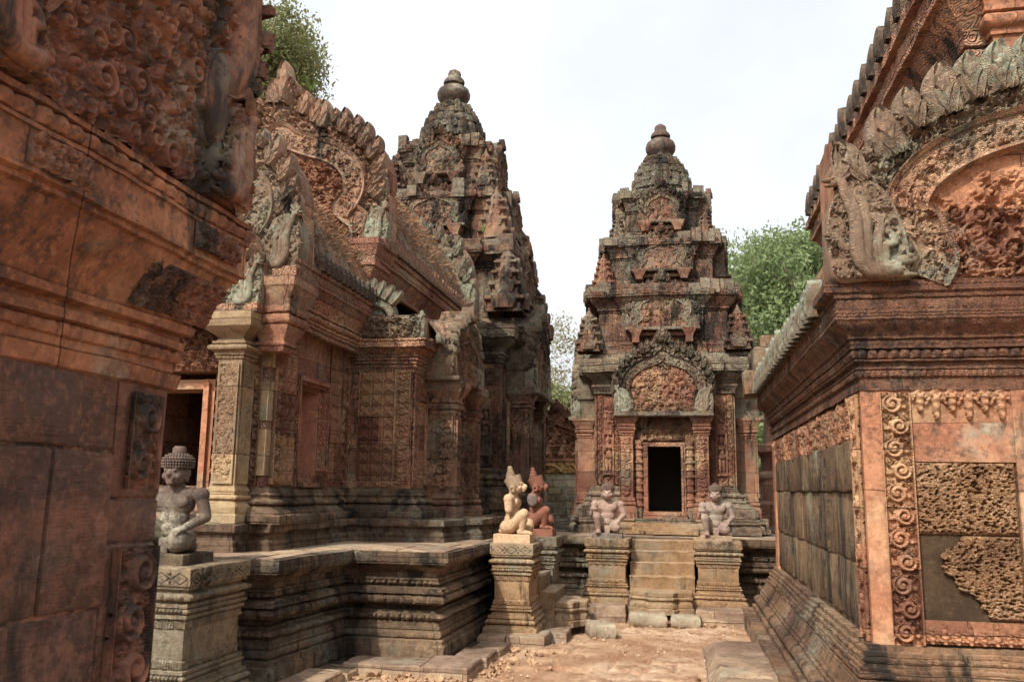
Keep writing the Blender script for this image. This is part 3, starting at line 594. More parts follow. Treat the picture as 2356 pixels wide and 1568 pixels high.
# ------------------------------------------------------------------ tower sanctuary
def tower(name, label, loc, sc, seed, dark=0):
    t = thing(name, label, 'temple tower', loc); z0 = .94
    wall_m = M['wall_dark'] if dark else M['carved']; car = M['carved_dark'] if dark else M['carved']
    Q = SC(sc, sc, sc) @ T(0, 0, -z0)
    a = 1.02; body = redent(a, [(.66, .08)])
    # base
    mb = MB(); bp = redent(1.28, [(.86, .10)])
    sweep(mb, bp, [(.94, .08), (1.0, .08), (1.0, .05)] + carve(1.0, 1.05, .06, .012, .07) + fl(1.055, 1.08, .03) + tor(1.08, 1.13, .03, .03, .07) + fl(1.135, 1.16, .05), .025, Q)
    def notch(hw, y): return [p for q in body for p in ([q] if not (abs(q[0] + .66) < 1e-6 and abs(q[1] + a + .08) < 1e-6) else [q, (-hw, -a - .08), (-hw, y), (hw, y), (hw, -a - .08)])]
    sweep(mb, notch(.60, .75), [(1.16, .26), (1.165, .26)] + carve(1.17, 1.30, .25, .02, .09) + fl(1.305, 1.32, .22) + cyma(1.32, 1.38, .22, .13) + bead(1.39, 1.43, .12, .025, .05) + fl(1.435, 1.46, .10) + tor(1.465, 1.53, .07, .05, .08) + fl(1.535, 1.555, .06) + bead(1.56, 1.59, .03, .025, .045) + fl(1.60, 1.62, .04) + [(1.62, 0.01)], .02, Q)
    weathered(mb, 'base', M['cornice'] if not dark else M['plinth'], t, .008 * sc, seed)
    # wall with a door opening on the front; each bay is carried round
    mb = MB(); dw, dz0, dz1, fy = .25, 1.24, 2.21, -1.42
    sweep(mb, notch(.25, .5), [(1.17, 0), (3.02, 0)], .2, Q, top=False)
    wl = weathered(mb, 'wall', wall_m, t, .004, seed)
    mb = MB()
    for k in range(4):
        K = Q @ T(rz=k * PI / 2)
        for sg in (-1, 1):
            x0 = .67 if sg > 0 else -1.02
            for xx in (x0, x0 + .26): relief(mb, roundels(.09, 1.38, .011, k), (xx, -a - .005, 1.63), depth=.03, M=K, **YF)
            g = foliage(.16, .45, .011, .09, seed + k); relief(mb, g, (x0 + .095, -a - .002, 2.5), depth=.03, M=K, **YF)
            g = foliage(.16, .14, .011, .09, seed + k + 5); relief(mb, g, (x0 + .095, -a - .002, 1.63), depth=.03, M=K, **YF)
            mb.box(x0 + .09, x0 + .115, -a - .03, -a + .01, 1.78, 2.42, K); mb.box(x0 + .235, x0 + .26, -a - .03, -a + .01, 1.78, 2.42, K)
            leaf_shape(mb, .16, .08, .03, K @ T(x0 + .175, -a - .012, 2.40), 7, 7)
    build_each(mb, 'wall_carving', car, wl, 50)
    for k in (0, 1, 3):
        for sg in (-1, 1): 
            K = Q @ T(rz=k * PI / 2); p = K @ np.array([sg * .845, -a - .02, 1.82, 1]); figure_relief(t, p[0], p[1], p[2], .52 * sc, car, rz=k * PI / 2)
    # main cornice
    cp_ = redent(a, [(.66, .08)])
    mb = MB()
    sweep(mb, cp_, [(3.02, .0), (3.02, .02)] + fl(3.03, 3.05, .04) + bead(3.05, 3.08, .02, .025, .045) + fl(3.09, 3.11, .05) + tor(3.11, 3.17, .04, .035, .07) + fl(3.18, 3.20, .06) + cyma(3.20, 3.34, .05, .20) + fl(3.345, 3.36, .23) + carve(3.365, 3.45, .23, .018, .075) + fl(3.455, 3.47, .25) + carve(3.475, 3.54, .22, .018, .06) + [(3.55, .20), (3.56, .12), (3.62, .10), (3.62, .02), (3.7, 0.0)], .022, Q)
    weathered(mb, 'cornice', M['cornice'], t, .012 * sc, seed)
    # roof tiers
    tiers = [(3.70, 4.36, 4.74, .98, .18, .56), (4.74, 5.26, 5.60, .78, .13, .48), (5.60, 6.12, 6.46, .55, .10, .36)]
    for i, (za, zb, zc, ah, ov, pw) in enumerate(tiers):
        mb = MB(); tp = redent(ah, [(ah * .62, .07)]); h = zc - zb
        sweep(mb, tp, [(za - .05, .06), (za + .06, .06)] + tor(za + .06, za + .11, .03, .025, .07) + fl(za + .12, za + .14, .02) + carve(za + .15, zb - .06, 0, .02, .10) + bead(zb - .05, zb - .02, 0, .025, .05) + fl(zb - .01, zb + .01, .04) + cyma(zb + .01, zb + h * .42, .03, ov - .03) + fl(zb + h * .45, zb + h * .48, ov) + carve(zb + h * .5, zb + h * .72, ov, .02, .07) + carve(zb + h * .74, zb + h * .93, ov - .03, .018, .06) + [(zb + h * .95, ov - .05), (zc, ov - .10), (zc, 0)], .022, Q)
        tr = weathered(mb, 'roof_tier', M['tier'], t, .014 * sc, seed + i)
        mb = MB()                                                   # the weathered slabs on the tier's edge
        r = np.random.default_rng(seed * 7 + i)
        for k in range(4):
            K = Q @ T(rz=k * PI / 2); xs = -ah - ov
            while xs < ah + ov - .08:
                w_ = r.uniform(.10, .22)
                if abs(xs + w_ / 2) > pw * .55 and r.random() < .7:
                    d = .0 if abs(xs) > ah * .62 else .07
                    x1 = min(xs + w_ - .012, ah + ov); mb.box(xs, x1, -ah - d - ov - r.uniform(-.01, .05), -ah - d + .02, zb + h * r.uniform(.38, .55), zc + r.uniform(-.06, .09), K)
                xs += w_
        build_each(mb, 'cornice_block', M['cornice'], tr, 38, .012 * sc, seed + 5 + i)
        for k in range(4):
            K = Q @ T(rz=k * PI / 2) @ T(0, -ah - (.15 if k % 2 == 0 else .21), za + (zb - za) * .50); Hh = (zc - za) * .58
            pediment(t, K, pw, Hh * 1.15, .22, seed + i * 4 + k, (M['cornice'], M['carved_dark'], M['cornice'], M['tier'], M['tier']), res=.014, cell=.12, flames=7, naga_s=.17, depth=.03, fl_len=.26, bw=.12)
            if k in (0, 1, 3):
                mb = MB(); K2 = Q @ T(rz=k * PI / 2); hz = za + (zb - za) * .48
                for sg in (-1, 1): 
                    sweep(mb, rect(sg * pw * .72 - .055, sg * pw * .72 + .055, -ah - .26, -ah + .02), [(za + .1, 0), (hz - .12, 0), (hz - .08, .02), (hz - .02, .05), (hz - .005, .05)], .03, K2, bottom=True)
                mb.box(-pw * .3, -.012, -ah - .115, -ah, za + .12, hz - .1, K2); mb.box(.012, pw * .3, -ah - .115, -ah, za + .12, hz - .1, K2)
                mb.box(-pw * .62, pw * .62, -ah - .17, -ah, hz - .10, hz - .045, K2)
                weathered(mb, 'false_door', car, tr, .004, seed)
        # corner turrets
        for cx, cy in ((-1, -1), (1, -1), (1, 1), (-1, 1)):
            if (i == 1 and cx == 1 and cy == -1 and not dark): continue
            mb = MB(); q = (1.13, .92, .70)[i]; s_ = (.80, .68, .52)[i]
            turret_geo(mb, s_ * sc, Q @ T(cx * q, cy * q, za - .04)); weathered(mb, 'corner_turret', M['tier'] if (cx + i) % 2 else car, t, .006 * sc, seed + i)
    # lotus bud and water-pot finial
    mb = MB(); bud = [(.38, 6.40), (.38, 6.56), (.46, 6.60), (.49, 6.69), (.475, 6.80), (.41, 6.81), (.44, 6.86), (.425, 6.95), (.35, 6.96), (.38, 7.0), (.355, 7.08), (.28, 7.09), (.30, 7.13), (.265, 7.20), (.15, 7.25)]
    lathe(mb, [(r_ * .95, z) for r_, z in bud], 64, Q, .13, 16)
    for ring, (zz, rr, n_) in enumerate(((6.58, .45, 16), (6.70, .46, 20), (6.84, .41, 16), (6.98, .345, 14), (7.10, .27, 12))):
        for k in range(n_): leaf_shape(mb, (.10 + .05 * ((k * 7 + ring) % 3 > 0)) * sc, .062 * sc, .04 * sc, Q @ T(0, 0, zz, k * 2 * PI / n_) @ T(0, -rr, 0) @ RX(-.25) @ SC(1 / sc, 1 / sc, 1 / sc), 6, 5)
    weathered(mb, 'lotus_bud', M['bud'], t, .016 * sc, seed + 9)
    mb = MB(); lathe(mb, [(.14, 7.20), (.17, 7.26), (.22, 7.30), (.255, 7.36), (.26, 7.42), (.235, 7.49), (.17, 7.54), (.13, 7.56), (.13, 7.58), (.165, 7.59), (.17, 7.62), (.15, 7.66), (.11, 7.70), (.10, 7.72), (.105, 7.76), (.09, 7.80), (.03, 7.84)], 28, Q)
    weathered(mb, 'finial', M['finial'], t, .008 * sc, seed, 50)
    # porches: real door in front, false doors on the sides
    for k in (0, 1, 3):
        K = Q @ T(rz=k * PI / 2); mb = MB(); yb = -a - .08
        po = MB()
        for sg in (-1, 1):
            po.box(min(sg * .31, sg * .64), max(sg * .31, sg * .64), yb - .14, yb + .05, 1.2, 2.62, K)
            sweep(po, rect(sg * .55 - .10, sg * .55 + .10, yb - .27, yb - .05), [(1.16, .05), (1.30, .05), (1.33, .03)] + tor(1.34, 1.40, .0, .04, .06) + fl(1.41, 1.44, .02) + [(1.47, 0), (2.36, 0)] + bead(2.37, 2.40, 0, .02, .04) + fl(2.41, 2.43, .02) + tor(2.44, 2.50, 0, .04, .06) + fl(2.51, 2.53, .03) + cyma(2.53, 2.63, .02, .07) + fl(2.635, 2.68, .08), .02, K, bottom=True)
        po.box(-.46, .46, yb - .10, yb + .05, 2.30, 2.68, K)
        pr = weathered(po, 'porch', car, t, .004, seed)
        rl = MB()
        for sg in (-1, 1): relief(rl, roundels(.19, .86, .012, k), (sg * .55 - .095, yb - .275, 1.48), depth=.025, M=K, **YF)
        relief(rl, foliage(.90, .36, .012, .12, seed + k), (-.45, yb - .105, 2.31), depth=.05, M=K, **YF)
        build_each(rl, 'lintel_carving', car, pr, 50)
        mb = MB(); fw = .245
        for q, (w0, yy) in enumerate(((.065, .165), (.035, .19))):
            for sg in (-1, 1): mb.box(min(sg * fw, sg * (fw + w0)), max(sg * fw, sg * (fw + w0)), yb - yy, yb, 1.22, dz1 + w0, K)
            mb.box(-fw - w0 + .002, fw + w0 - .002, yb - yy + .002, yb, dz1, dz1 + w0 - .002, K)
        mb.box(-fw - .08, fw + .08, yb - .25, yb, 1.16, 1.235, K); mb.box(-fw - .02, fw + .02, yb - .21, yb, 1.235, 1.255, K)
        fr = weathered(mb, 'door_frame', M['wall'], t, .003, seed)
        for sg in (-1, 1):
            mb = MB(); colonette_geo(mb, sg * .375, yb - .16, 1.2, 2.30, .055, K); mb.build('colonette', car, t, 45)
        mb = MB()
        if k == 0: mb.box(-.26, .26, .30, .34, 1.2, 2.6, K); mb.box(-.26, .26, yb - .02, .3, 1.17, 1.245, K); mb.box(-.26, .26, yb - .0, .34, dz1 + .1, 2.6, K)
        else: mb.box(-fw, -.01, yb - .06, yb, 1.25, dz1, K); mb.box(.01, fw, yb - .06, yb, 1.25, dz1, K)
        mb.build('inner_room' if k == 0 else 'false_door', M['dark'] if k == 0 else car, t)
        pediment(t, K @ T(0, yb - .26, 2.70), .72, 1.02, .30, seed + 20 + k, (M['cornice'], M['carved'] if not dark else car, M['cornice'], M['cornice'], M['naga']), path=PATH_B, res=.014, cell=.12, flames=9, naga_s=.38, depth=.05, fl_len=.22, bw=.11)
        if k:                                                       # false-door porch on the side: body and base under it
            mb = MB(); sweep(mb, rect(-.72, .72, yb - .34, yb + .02), [(.94, .1), (1.0, .1)] + carve(1.02, 1.16, .06, .015, .08) + [(1.16, 0)], .03, K); weathered(mb, 'porch_base', M['cornice'], t, .006, seed)
    # front steps
    mb = MB()
    for i in range(4): mb.box(-.47, .47, yb - .30 - .075 * (3 - i), yb - .2, .945, .99 + .055 * i, Q)
    sweep(mb, rect(-.86, -.472, yb - .34, yb - .1), [(.94, .03), (1.0, .03), (1.0, .01)] + carve(1.01, 1.06, .02, .01, .05) + [(1.12, .01), (1.13, .03), (1.155, .03)], .03, Q)
    sweep(mb, rect(.472, .86, yb - .34, yb - .1), [(.94, .03), (1.0, .03), (1.0, .01)] + carve(1.01, 1.06, .02, .01, .05) + [(1.12, .01), (1.13, .03), (1.155, .03)], .03, Q)
    weathered(mb, 'doorstep', M['pedestal'], t, .004, seed)
    return t

# ------------------------------------------------------------------ the terrace with its pedestals and stairs
GL = -.06
def terr_prof(zt, h=.93):
    k = zt / .93
    P = [(GL - .2, .10), (-.02, .10), (-.02, -.04)] + carve(-.01, .11, -.04, .012, .12) + fl(.112, .15, -.055) + tor(.155, .235, -.11, .035, .16, .5) + fl(.24, .262, -.09) + fl(.268, .30, -.105) \
        + bead(.315, .375, -.13, .075, .058) + fl(.38, .40, -.15) + fl(.405, .44, -.20) + tor(.45, .55, -.14, .10, .13, .4) + fl(.555, .575, -.06) + fl(.58, .60, -.075) + bead(.615, .67, -.18, .075, .058) + fl(.67, .685, -.13) + fl(.69, .75, -.16) + cyma(.75, .815, -.14, -.05, .08, .01) + fl(.82, .835, -.01) + carve(.838, .925, -.002, .008, .1) + [(.93, 0)]
    return [(e[0] * k if e[0] > 0 else e[0],) + tuple(e[1:]) for e in P]
terrace = thing('stone_terrace', 'dark moulded stone terrace carrying the towers and the long hall', 'terrace', (-2, 12, 0))
terrace.location = (0, 0, 0)
mb = MB(); sweep(mb, [(-10, 6.55), (-3.12, 6.55), (-3.0, 7.85), (-2.09, 7.83), (-2.0, 12.5), (-10, 12.5)], terr_prof(.93), .013)
weathered(mb, 'moulded_plinth', M['plinth'], terrace, .0055, 1)
mb = MB(); sweep(mb, rect(-11, 5.2, 12.42, 23), terr_prof(.88), .022); weathered(mb, 'moulded_plinth', M['plinth'], terrace, .0055, 2)
def paving(x0, x1, y0, y1, z, hole=None):
    mb = MB(); r = np.random.default_rng(int(abs(x0) * 10 + y0)); y = y0
    while y < y1 - .05:
        x = x0; d = min(r.uniform(.4, .65), y1 - y)
        while x < x1 - .05:
            ww = min(r.uniform(.5, .95), x1 - x); h = z + r.uniform(0.004, .016)
            mb.box(x, x + ww - .008, y, y + d - .008, z - .05, h); x += ww
        y += d
    return mb
mb = paving(-3.9, -2.12, 7.86, 12.4, .928); weathered(mb, 'paving_slabs', M['paving'], terrace, .003, 3)
mb = paving(-6.5, -3.18, 6.6, 7.84, .928); weathered(mb, 'paving_slabs', M['paving'], terrace, .003, 4)
mb = paving(-3.6, 1.9, 12.46, 13.4, .878); weathered(mb, 'paving_slabs', M['paving'], terrace, .003, 4)
def footing(pts, name='footing_stone', z1=.04):
    mb = MB(); r = np.random.default_rng(5)
    for (x0, x1, y0, y1, z) in pts:
        sweep(mb, rect(x0, x1, y0, y1), [(GL - .2, .0), (z - .012, 0), (z, -.012)], .08)
    build_each(mb, name, M['paving'], terrace, 38, .012, 7)
footing([(-3.36, -2.88, 5.9, 6.6, .0), (-3.3, -2.80, 6.62, 7.2, .0), (-3.28, -2.76, 7.22, 7.52, -.02), (-2.9, -2.2, 7.42, 7.78, .02), (-2.19, -1.78, 7.40, 7.9, .03), (-2.05, -1.74, 7.92, 8.4, .02), (-2.02, -1.72, 8.42, 8.92, .0)])
footing([(-2.06, -1.78, 8.92, 9.3, .05), (-1.77, -1.38, 8.95, 9.4, .06), (-1.50, -1.22, 9.42, 9.9, .03), (-1.36, -1.1, 10.3, 10.8, .03), (-1.32, -.72, 11.22, 11.7, .10), (.14, .86, 11.18, 11.7, .09), (.88, 1.25, 11.3, 11.9, .05), (-1.4, -.7, 11.05, 11.25, .02), (.1, .9, 11.02, 11.2, 0.0)])
def pedestal(x0, x1, y0, y1, zt, mat, seed, low=.02):
    mb = MB(); k = zt - low
    Z = lambda f: low + f * k
    P = [(low - .1, .05), (low, .05)] + carve(Z(.0), Z(.085), .05, .01, .085) + fl(Z(.09), Z(.105), .03) + tor(Z(.11), Z(.175), -.025, .06, .07, .4) + fl(Z(.18), Z(.205), .01) + fl(Z(.21), Z(.235), -.02) + bead(Z(.245), Z(.285), -.045, .042, .036) + fl(Z(.29), Z(.31), -.02) \
        + carve(Z(.315), Z(.38), -.05, .022, .04) + [(Z(.39), -.048), (Z(.57), -.048)] + carve(Z(.58), Z(.65), -.05, .024, .04) + fl(Z(.655), Z(.675), -.02) + bead(Z(.685), Z(.725), -.045, .042, .036) + fl(Z(.73), Z(.755), -.02) + fl(Z(.76), Z(.765), -.045) + tor(Z(.77), Z(.83), -.045, .06, .08, .4) + fl(Z(.835), Z(.85), -.045) + fl(Z(.855), Z(.875), -.014) + [(Z(.88), 0), (Z(.995), 0), (zt, -.006)]
    sweep(mb, rect(x0, x1, y0, y1), P, .008)
    p = weathered(mb, 'pedestal', mat, terrace, .0035, seed)
    mb = MB(); relief(mb, diamonds(x1 - x0 - .02, .085 * k / .9, .006, .13), (x0 + .01, y0 + .006, Z(.885)), depth=.012, **YF)
    relief(mb, diamonds(y1 - y0 - .02, .085 * k / .9, .006, .13), (x1 - .006, y0 + .01, Z(.885)), depth=.016, **XF)
    weathered(mb, 'diamond_frieze', M['cornice'] if mat is not M['plinth'] else M['plinth'], p, .006, seed)
    return p
pedestal(-3.92, -3.33, 5.64, 6.5, .935, M['mossy'], 11, -.06)
pedestal(-2.0, -1.54, 9.2, 9.85, .945, M['pedestal'], 12)
pedestal(-2.0, -1.50, 10.66, 11.32, .945, M['cornice'], 13)
pedestal(-1.26, -.69, 11.6, 12.42, .895, M['pedestal'], 14, .08)
pedestal(.14, .73, 11.6, 12.42, .895, M['pedestal'], 15, .08)
def stair(steps, name='stair'):
    mb = MB()
    for s_ in steps:
        if len(s_) == 6:
            x0, x1, y0, y1, z0, z1 = s_; sweep(mb, rect(x0, x1, y0, y1), [(z0, 0), (z1 - .02, .0), (z1 - .012, .006), (z1 - .004, 0), (z1, -.02)], .06)
    return weathered(mb, name, M['pedestal'], terrace, .012, 21)
stair([(-.685, .135, 12.15, 12.44, .1, .865), (-.685, .135, 11.98, 12.16, .1, .735), (-.685, .135, 11.8, 11.99, .1, .60), (-.685, .135, 11.62, 11.81, .1, .44)])
mb = MB(); mo = [(-.68, 11.7), (-.68, 11.32), (-.5, 11.27), (-.44, 11.16), (-.12, 11.16), (-.06, 11.27), (.12, 11.32), (.12, 11.7)]
MOON = [(.02, .0), (.08, .0), (.085, -.01)] + carve(.09, .15, -.02, .012, .07) + fl(.155, .175, -.03) + tor(.18, .225, -.035, .03, .06) + [(.23, -.02), (.275, -.015), (.285, -.03)]
sweep(mb, mo, MOON, .02); weathered(mb, 'bracket_step', M['pedestal'], terrace, .008, 22)
stair([(-2.0, -1.86, 9.86, 10.65, .0, .92), (-1.87, -1.72, 9.86, 10.65, .0, .74), (-1.73, -1.56, 9.86, 10.65, .0, .56), (-1.57, -1.40, 9.86, 10.65, .0, .40)])
mb = MB(); sweep(mb, [(-1.42, 9.87), (-1.2, 9.9), (-1.14, 10.05), (-1.06, 10.1), (-1.06, 10.4), (-1.14, 10.45), (-1.2, 10.6), (-1.42, 10.63)], MOON, .02); weathered(mb, 'bracket_step', M['pedestal'], terrace, .008, 23)

# ------------------------------------------------------------------ towers
tower('tower_sanctuary', 'smaller complete tower with the open dark doorway behind the two front statues', (-.25, 14.5, .90), 1.0, 31)
tower('tower_sanctuary', 'tallest stepped tower rising behind the long hall at the left', (-4.7, 17.1, .94), 1.385, 47, 1)

# ------------------------------------------------------------------ antefix rows
def antefix_row(parent, mat, pts, h, rz, name='antefix', fat=1.):
    mb = MB(); leaf_shape(mb, h, h * .36 * fat, h * .2, T(), 9, 7); ball(mb, (0, -h * .12, h * .2), (h * .2, h * .16, h * .2))
    first = None; r = np.random.default_rng(3)
    for (x, y, z) in pts:
        if first is None: first = mb.build(name, mat, parent, 60); first.location = (x, y, z); first.rotation_euler = (0, 0, rz)
        else:
            c = cp(first, parent, (x, y, z), rz + r.normal() * .07, r.uniform(.88, 1.08)); c.rotation_euler.x = r.normal() * .06
def roof_vault(parent, x_e, z_e, x_r, z_r, y0, y1, mat, name='vault_roof', k=.55, rib=.13, amp=.025):
    """one side of a vaulted stone roof, its tile rolls running down the slope"""
    mb = MB(); n = 22; ys = np.arange(y0, y1 + .001, rib / 8); t = np.linspace(0, 1, n)
    X = x_e + (x_r - x_e) * t ** 1.25; Z = z_e + (z_r - z_e) * np.sin(t * PI / 2) ** .9; nx = np.gradient(Z); nz = -np.gradient(X); L = np.hypot(nx, nz); nx, nz = nx / L, nz / L
    if nz.mean() < 0: nx, nz = -nx, -nz
    m = amp * np.sqrt(np.abs(np.sin(PI * ys / rib)))
    V = np.stack([X[:, None] + nx[:, None] * m, np.broadcast_to(ys, (n, len(ys))), Z[:, None] + nz[:, None] * m], -1).reshape(-1, 3)
    F = quads(n, len(ys)); mb.add(V, F if x_e > x_r else F[:, ::-1])
    return weathered(mb, name, mat, parent, .012, 5)
def dry_grass(parent, f, n, seed, h=(.05, .16)):
    mb = MB(); r = np.random.default_rng(seed); V = []; F = []
    for i in range(n):
        p = np.array(f(r)); L = r.uniform(*h); d = np.array([r.normal() * .5 + .25, r.normal() * .5, r.uniform(.0, .8)]); d /= np.linalg.norm(d); s = np.cross(d, (r.normal(), r.normal(), r.normal())); s /= np.linalg.norm(s) + 1e-6; w_ = .006
        b = len(V); V += [p - s * w_, p + s * w_, p + d * L * .6 + s * w_ * .7 + (0, 0, -.01), p + d * L - (0, 0, L * .25)]; F.append([b, b + 1, b + 2, b + 3])
    mb.add(np.array(V), np.array(F)); o = mb.build('dry_grass', M['drygrass'], parent, 0); o['kind'] = 'stuff'; return o

# ------------------------------------------------------------------ the long hall
AX = -4.85
hall = thing('temple_hall', 'long sandstone hall with carved gables, a blind window and a grassy tiled roof', 'temple hall', (0, 0, 0))
mb = MB(); hp = [(-6.4, 7.0), (-5.3, 7.0), (-5.3, 6.85), (-4.4, 6.85), (-4.4, 7.0), (-3.75, 7.0), (-3.75, 7.35), (-3.6, 7.35), (-3.52, 9.0), (-2.5, 9.17), (-2.42, 9.8), (-2.22, 9.8), (-2.22, 11.3), (-2.5, 11.3), (-2.5, 11.6), (-3.3, 11.6), (-3.3, 15.4), (-6.5, 15.4)]
sweep(mb, hp, [(.92, .0), (.98, 0), (.98, -.02)] + carve(.985, 1.03, -.02, .012, .07) + fl(1.035, 1.05, -.04) + carve(1.055, 1.085, -.05, .01, .05) + fl(1.09, 1.10, -.02) + [(1.105, 0), (1.165, 0), (1.172, -.01)], .025); weathered(mb, 'base', M['plinth'], hall, .01, 31)
WB = [(1.17, .20), (1.175, .20)] + carve(1.18, 1.25, .19, .014, .08) + fl(1.255, 1.27, .16) + cyma(1.27, 1.32, .15, .10) + tor(1.325, 1.385, .07, .05, .07) + fl(1.39, 1.405, .06) + bead(1.41, 1.44, .05, .022, .04) + fl(1.445, 1.46, .04) + cyma(1.46, 1.49, .04, .015) + [(1.5, 0.0)]
hb = [(-5.95, 7.75), (-5.9, 7.45), (-5.55, 7.45), (-5.55, 7.8), (-4.15, 7.8), (-4.15, 7.45), (-3.80, 7.45), (-3.75, 7.5), (-3.75, 9.4), (-2.97, 9.4), (-2.97, 11.3), (-3.7, 11.3), (-3.7, 14.6), (-5.95, 14.6)]
mb = MB(); sweep(mb, hb, WB, .02, top=False); weathered(mb, 'wall_base', M['plinth'], hall, .008, 32)
# walls: built round the window opening
mb = MB()
mb.box(-5.95, -5.25, 7.8, 9.4, 1.5, 3.3); mb.box(-4.45, -3.95, 7.8, 8.0, 1.5, 3.1)
mb.box(-3.99, -3.75, 7.52, 8.03, 1.5, 3.1); mb.box(-3.99, -3.75, 8.83, 9.4, 1.5, 3.1); mb.box(-3.99, -3.75, 8.03, 8.83, 2.6, 3.1); mb.box(-4.15, -3.752, 7.452, 7.8, 1.5, 3.1)
mb.box(-5.4, -4.3, 7.8, 8.0, 2.62, 3.1); mb.box(-4.1, -2.97, 9.4, 11.3, 1.5, 2.85); mb.box(-5.95, -3.7, 11.3, 14.6, 1.5, 3.7); mb.box(-5.95, -3.74, 9.42, 11.3, 2.8, 3.7)
hw = weathered(mb, 'wall', M['wall_dark'], hall, .004, 33)
mb = MB(); mb.box(-4.02, -3.97, 8.03, 8.83, 1.5, 2.6); hwin = weathered(mb, 'window', stone('smooth_window_stone', [(0.360, 0.168, 0.110), (0.444, 0.222, 0.144), (0.456, 0.252, 0.168)], None, .02, .12, .02, 0, seed=41), hall, .003, 34)
mb = MB()
for k, (d, xx) in enumerate(((.0, -3.70), (.045, -3.74), (.075, -3.79))):
    ww = (.045, .03, .04)[k]
    mb.box(-3.95, xx, 8.03 + d, 8.03 + d + ww, 1.5 + d, 2.6 - d); mb.box(-3.95, xx, 8.83 - d - ww, 8.83 - d, 1.5 + d, 2.6 - d); mb.box(-3.95, xx - .002, 8.03 + d, 8.83 - d, 2.6 - d - ww, 2.6 - d - .001); mb.box(-3.95, xx - .002, 8.03 + d, 8.83 - d, 1.5 + d, 1.5 + d + ww)
weathered(mb, 'window_frame', M['wall'], hwin, .003, 35)
mb = MB(); mb.box(-3.968, -3.80, 8.70, 8.72, 1.6, 2.5); mb.box(-3.968, -3.80, 8.14, 8.16, 1.6, 2.5); build_each(mb, 'window_reveal', hwin.data.materials[0], hwin, 38, .002, 3)
# carved facing
mb = MB()
relief(mb, roundels(.185, 1.5, .009, 1), (-3.99, 7.447, 1.52), depth=.045, **YF)
relief(mb, roundels(.185, 1.5, .009, 2), (-3.747, 7.54, 1.52), depth=.045, **XF)
relief(mb, flowergrid(.26, 1.5, .009, .13), (-3.748, 7.75, 1.52), depth=.02, **XF)
relief(mb, flowergrid(.30, 1.56, .010, .14), (-3.748, 8.86, 1.52), depth=.016, **XF)
relief(mb, roundels(.20, 1.56, .010, 3), (-3.747, 9.18, 1.52), depth=.04, **XF)
relief(mb, flowergrid(.42, 1.3, .010, .13), (-3.60, 9.396, 1.52), depth=.022, **YF)
relief(mb, roundels(.19, 1.3, .009, 4), (-3.17, 9.395, 1.52), depth=.04, **YF)
relief(mb, roundels(.16, 1.3, .012, 5), (-2.968, 9.41, 1.52), depth=.03, **XF)
relief(mb, flowergrid(.36, .26, .010, .12), (-2.968, 9.58, 2.55), depth=.02, **XF)
build_each(mb, 'wall_carving', M['hall_carved'], hw, 50)
mb = MB(); relief(mb, flowergrid(.42, .52, .010, .13), (-3.60, 9.388, 2.30), depth=.022, **YF); relief(mb, roundels(.19, .52, .009, 4), (-3.17, 9.387, 2.30), depth=.04, **YF); relief(mb, roundels(.185, .46, .009, 2), (-3.739, 7.54, 1.52), depth=.045, **XF); relief(mb, flowergrid(.26, .46, .009, .13), (-3.740, 7.75, 1.52), depth=.02, **XF); build_each(mb, 'wall_carving', M['hall_yellow'], hw, 50)
mb = MB()
for i in range(3): mb.box(-3.752, -3.715 - .012 * (i % 2), 7.565 + .0, 7.72, 1.55 + i * .42, 1.55 + i * .42 + .005)
for i in range(3): sweep(mb, rect(-3.83, -3.735, 7.428, 7.53), [(1.6 + i * .5, 0), (1.6 + i * .5 + (.42, .36, .44)[i], 0)], .1, bottom=True)
weathered(mb, 'corner_strip', M['yellow'], hw, .004, 36)
# porch pillars
def pillar(x0, x1, y0, y1, z0, zs, zt, mat, cap_m, res=.008):
    mb = MB(); R4 = rect(x0, x1, y0, y1); h0 = z0 + .33
    sweep(mb, R4, [(z0, .07), (z0 + .08, .07), (z0 + .085, .065)] + carve(z0 + .09, z0 + .16, .055, .012, .06) + cyma(z0 + .165, z0 + .2, .05, .02) + tor(z0 + .205, z0 + .255, .005, .045, .055) + fl(z0 + .26, z0 + .275, .012) + fl(z0 + .285, z0 + .3, .02) + [(h0, 0), (zs, 0)] + bead(zs + .01, zs + .04, 0, .025, .04) + fl(zs + .045, zs + .07, .03) + tor(zs + .08, zs + .14, .03, .05, .06) + fl(zs + .15, zs + .17, .05) + fl(zs + .175, zs + .19, .02) + cyma(zs + .20, zs + .29, .0, .12) + fl(zs + .30, zt, .13), .012, bottom=True)
    p = weathered(mb, 'porch_pillar', cap_m, hall, .005, 37)
    mb = MB(); g = foliage(x1 - x0 - .03, zs - h0 - .04, res, .075, 9); g.frame(.018, .8)
    relief(mb, g, (x0 + .015, y0 - .002, h0 + .02), depth=.016, **YF); g = foliage(y1 - y0 - .03, zs - h0 - .04, res, .07, 10); g.frame(.02, .8)
    relief(mb, g, (x1 + .002, y0 + .015, h0 + .02), depth=.014, **XF)
    mb.build('shaft_carving', mat, p, 50)
pillar(-4.10, -3.87, 7.15, 7.38, 1.17, 2.62, 3.05, M['yellow'], M['yellow'])
pillar(-5.83, -5.60, 7.15, 7.38, 1.17, 2.62, 3.05, M['yellow'], M['carved'])
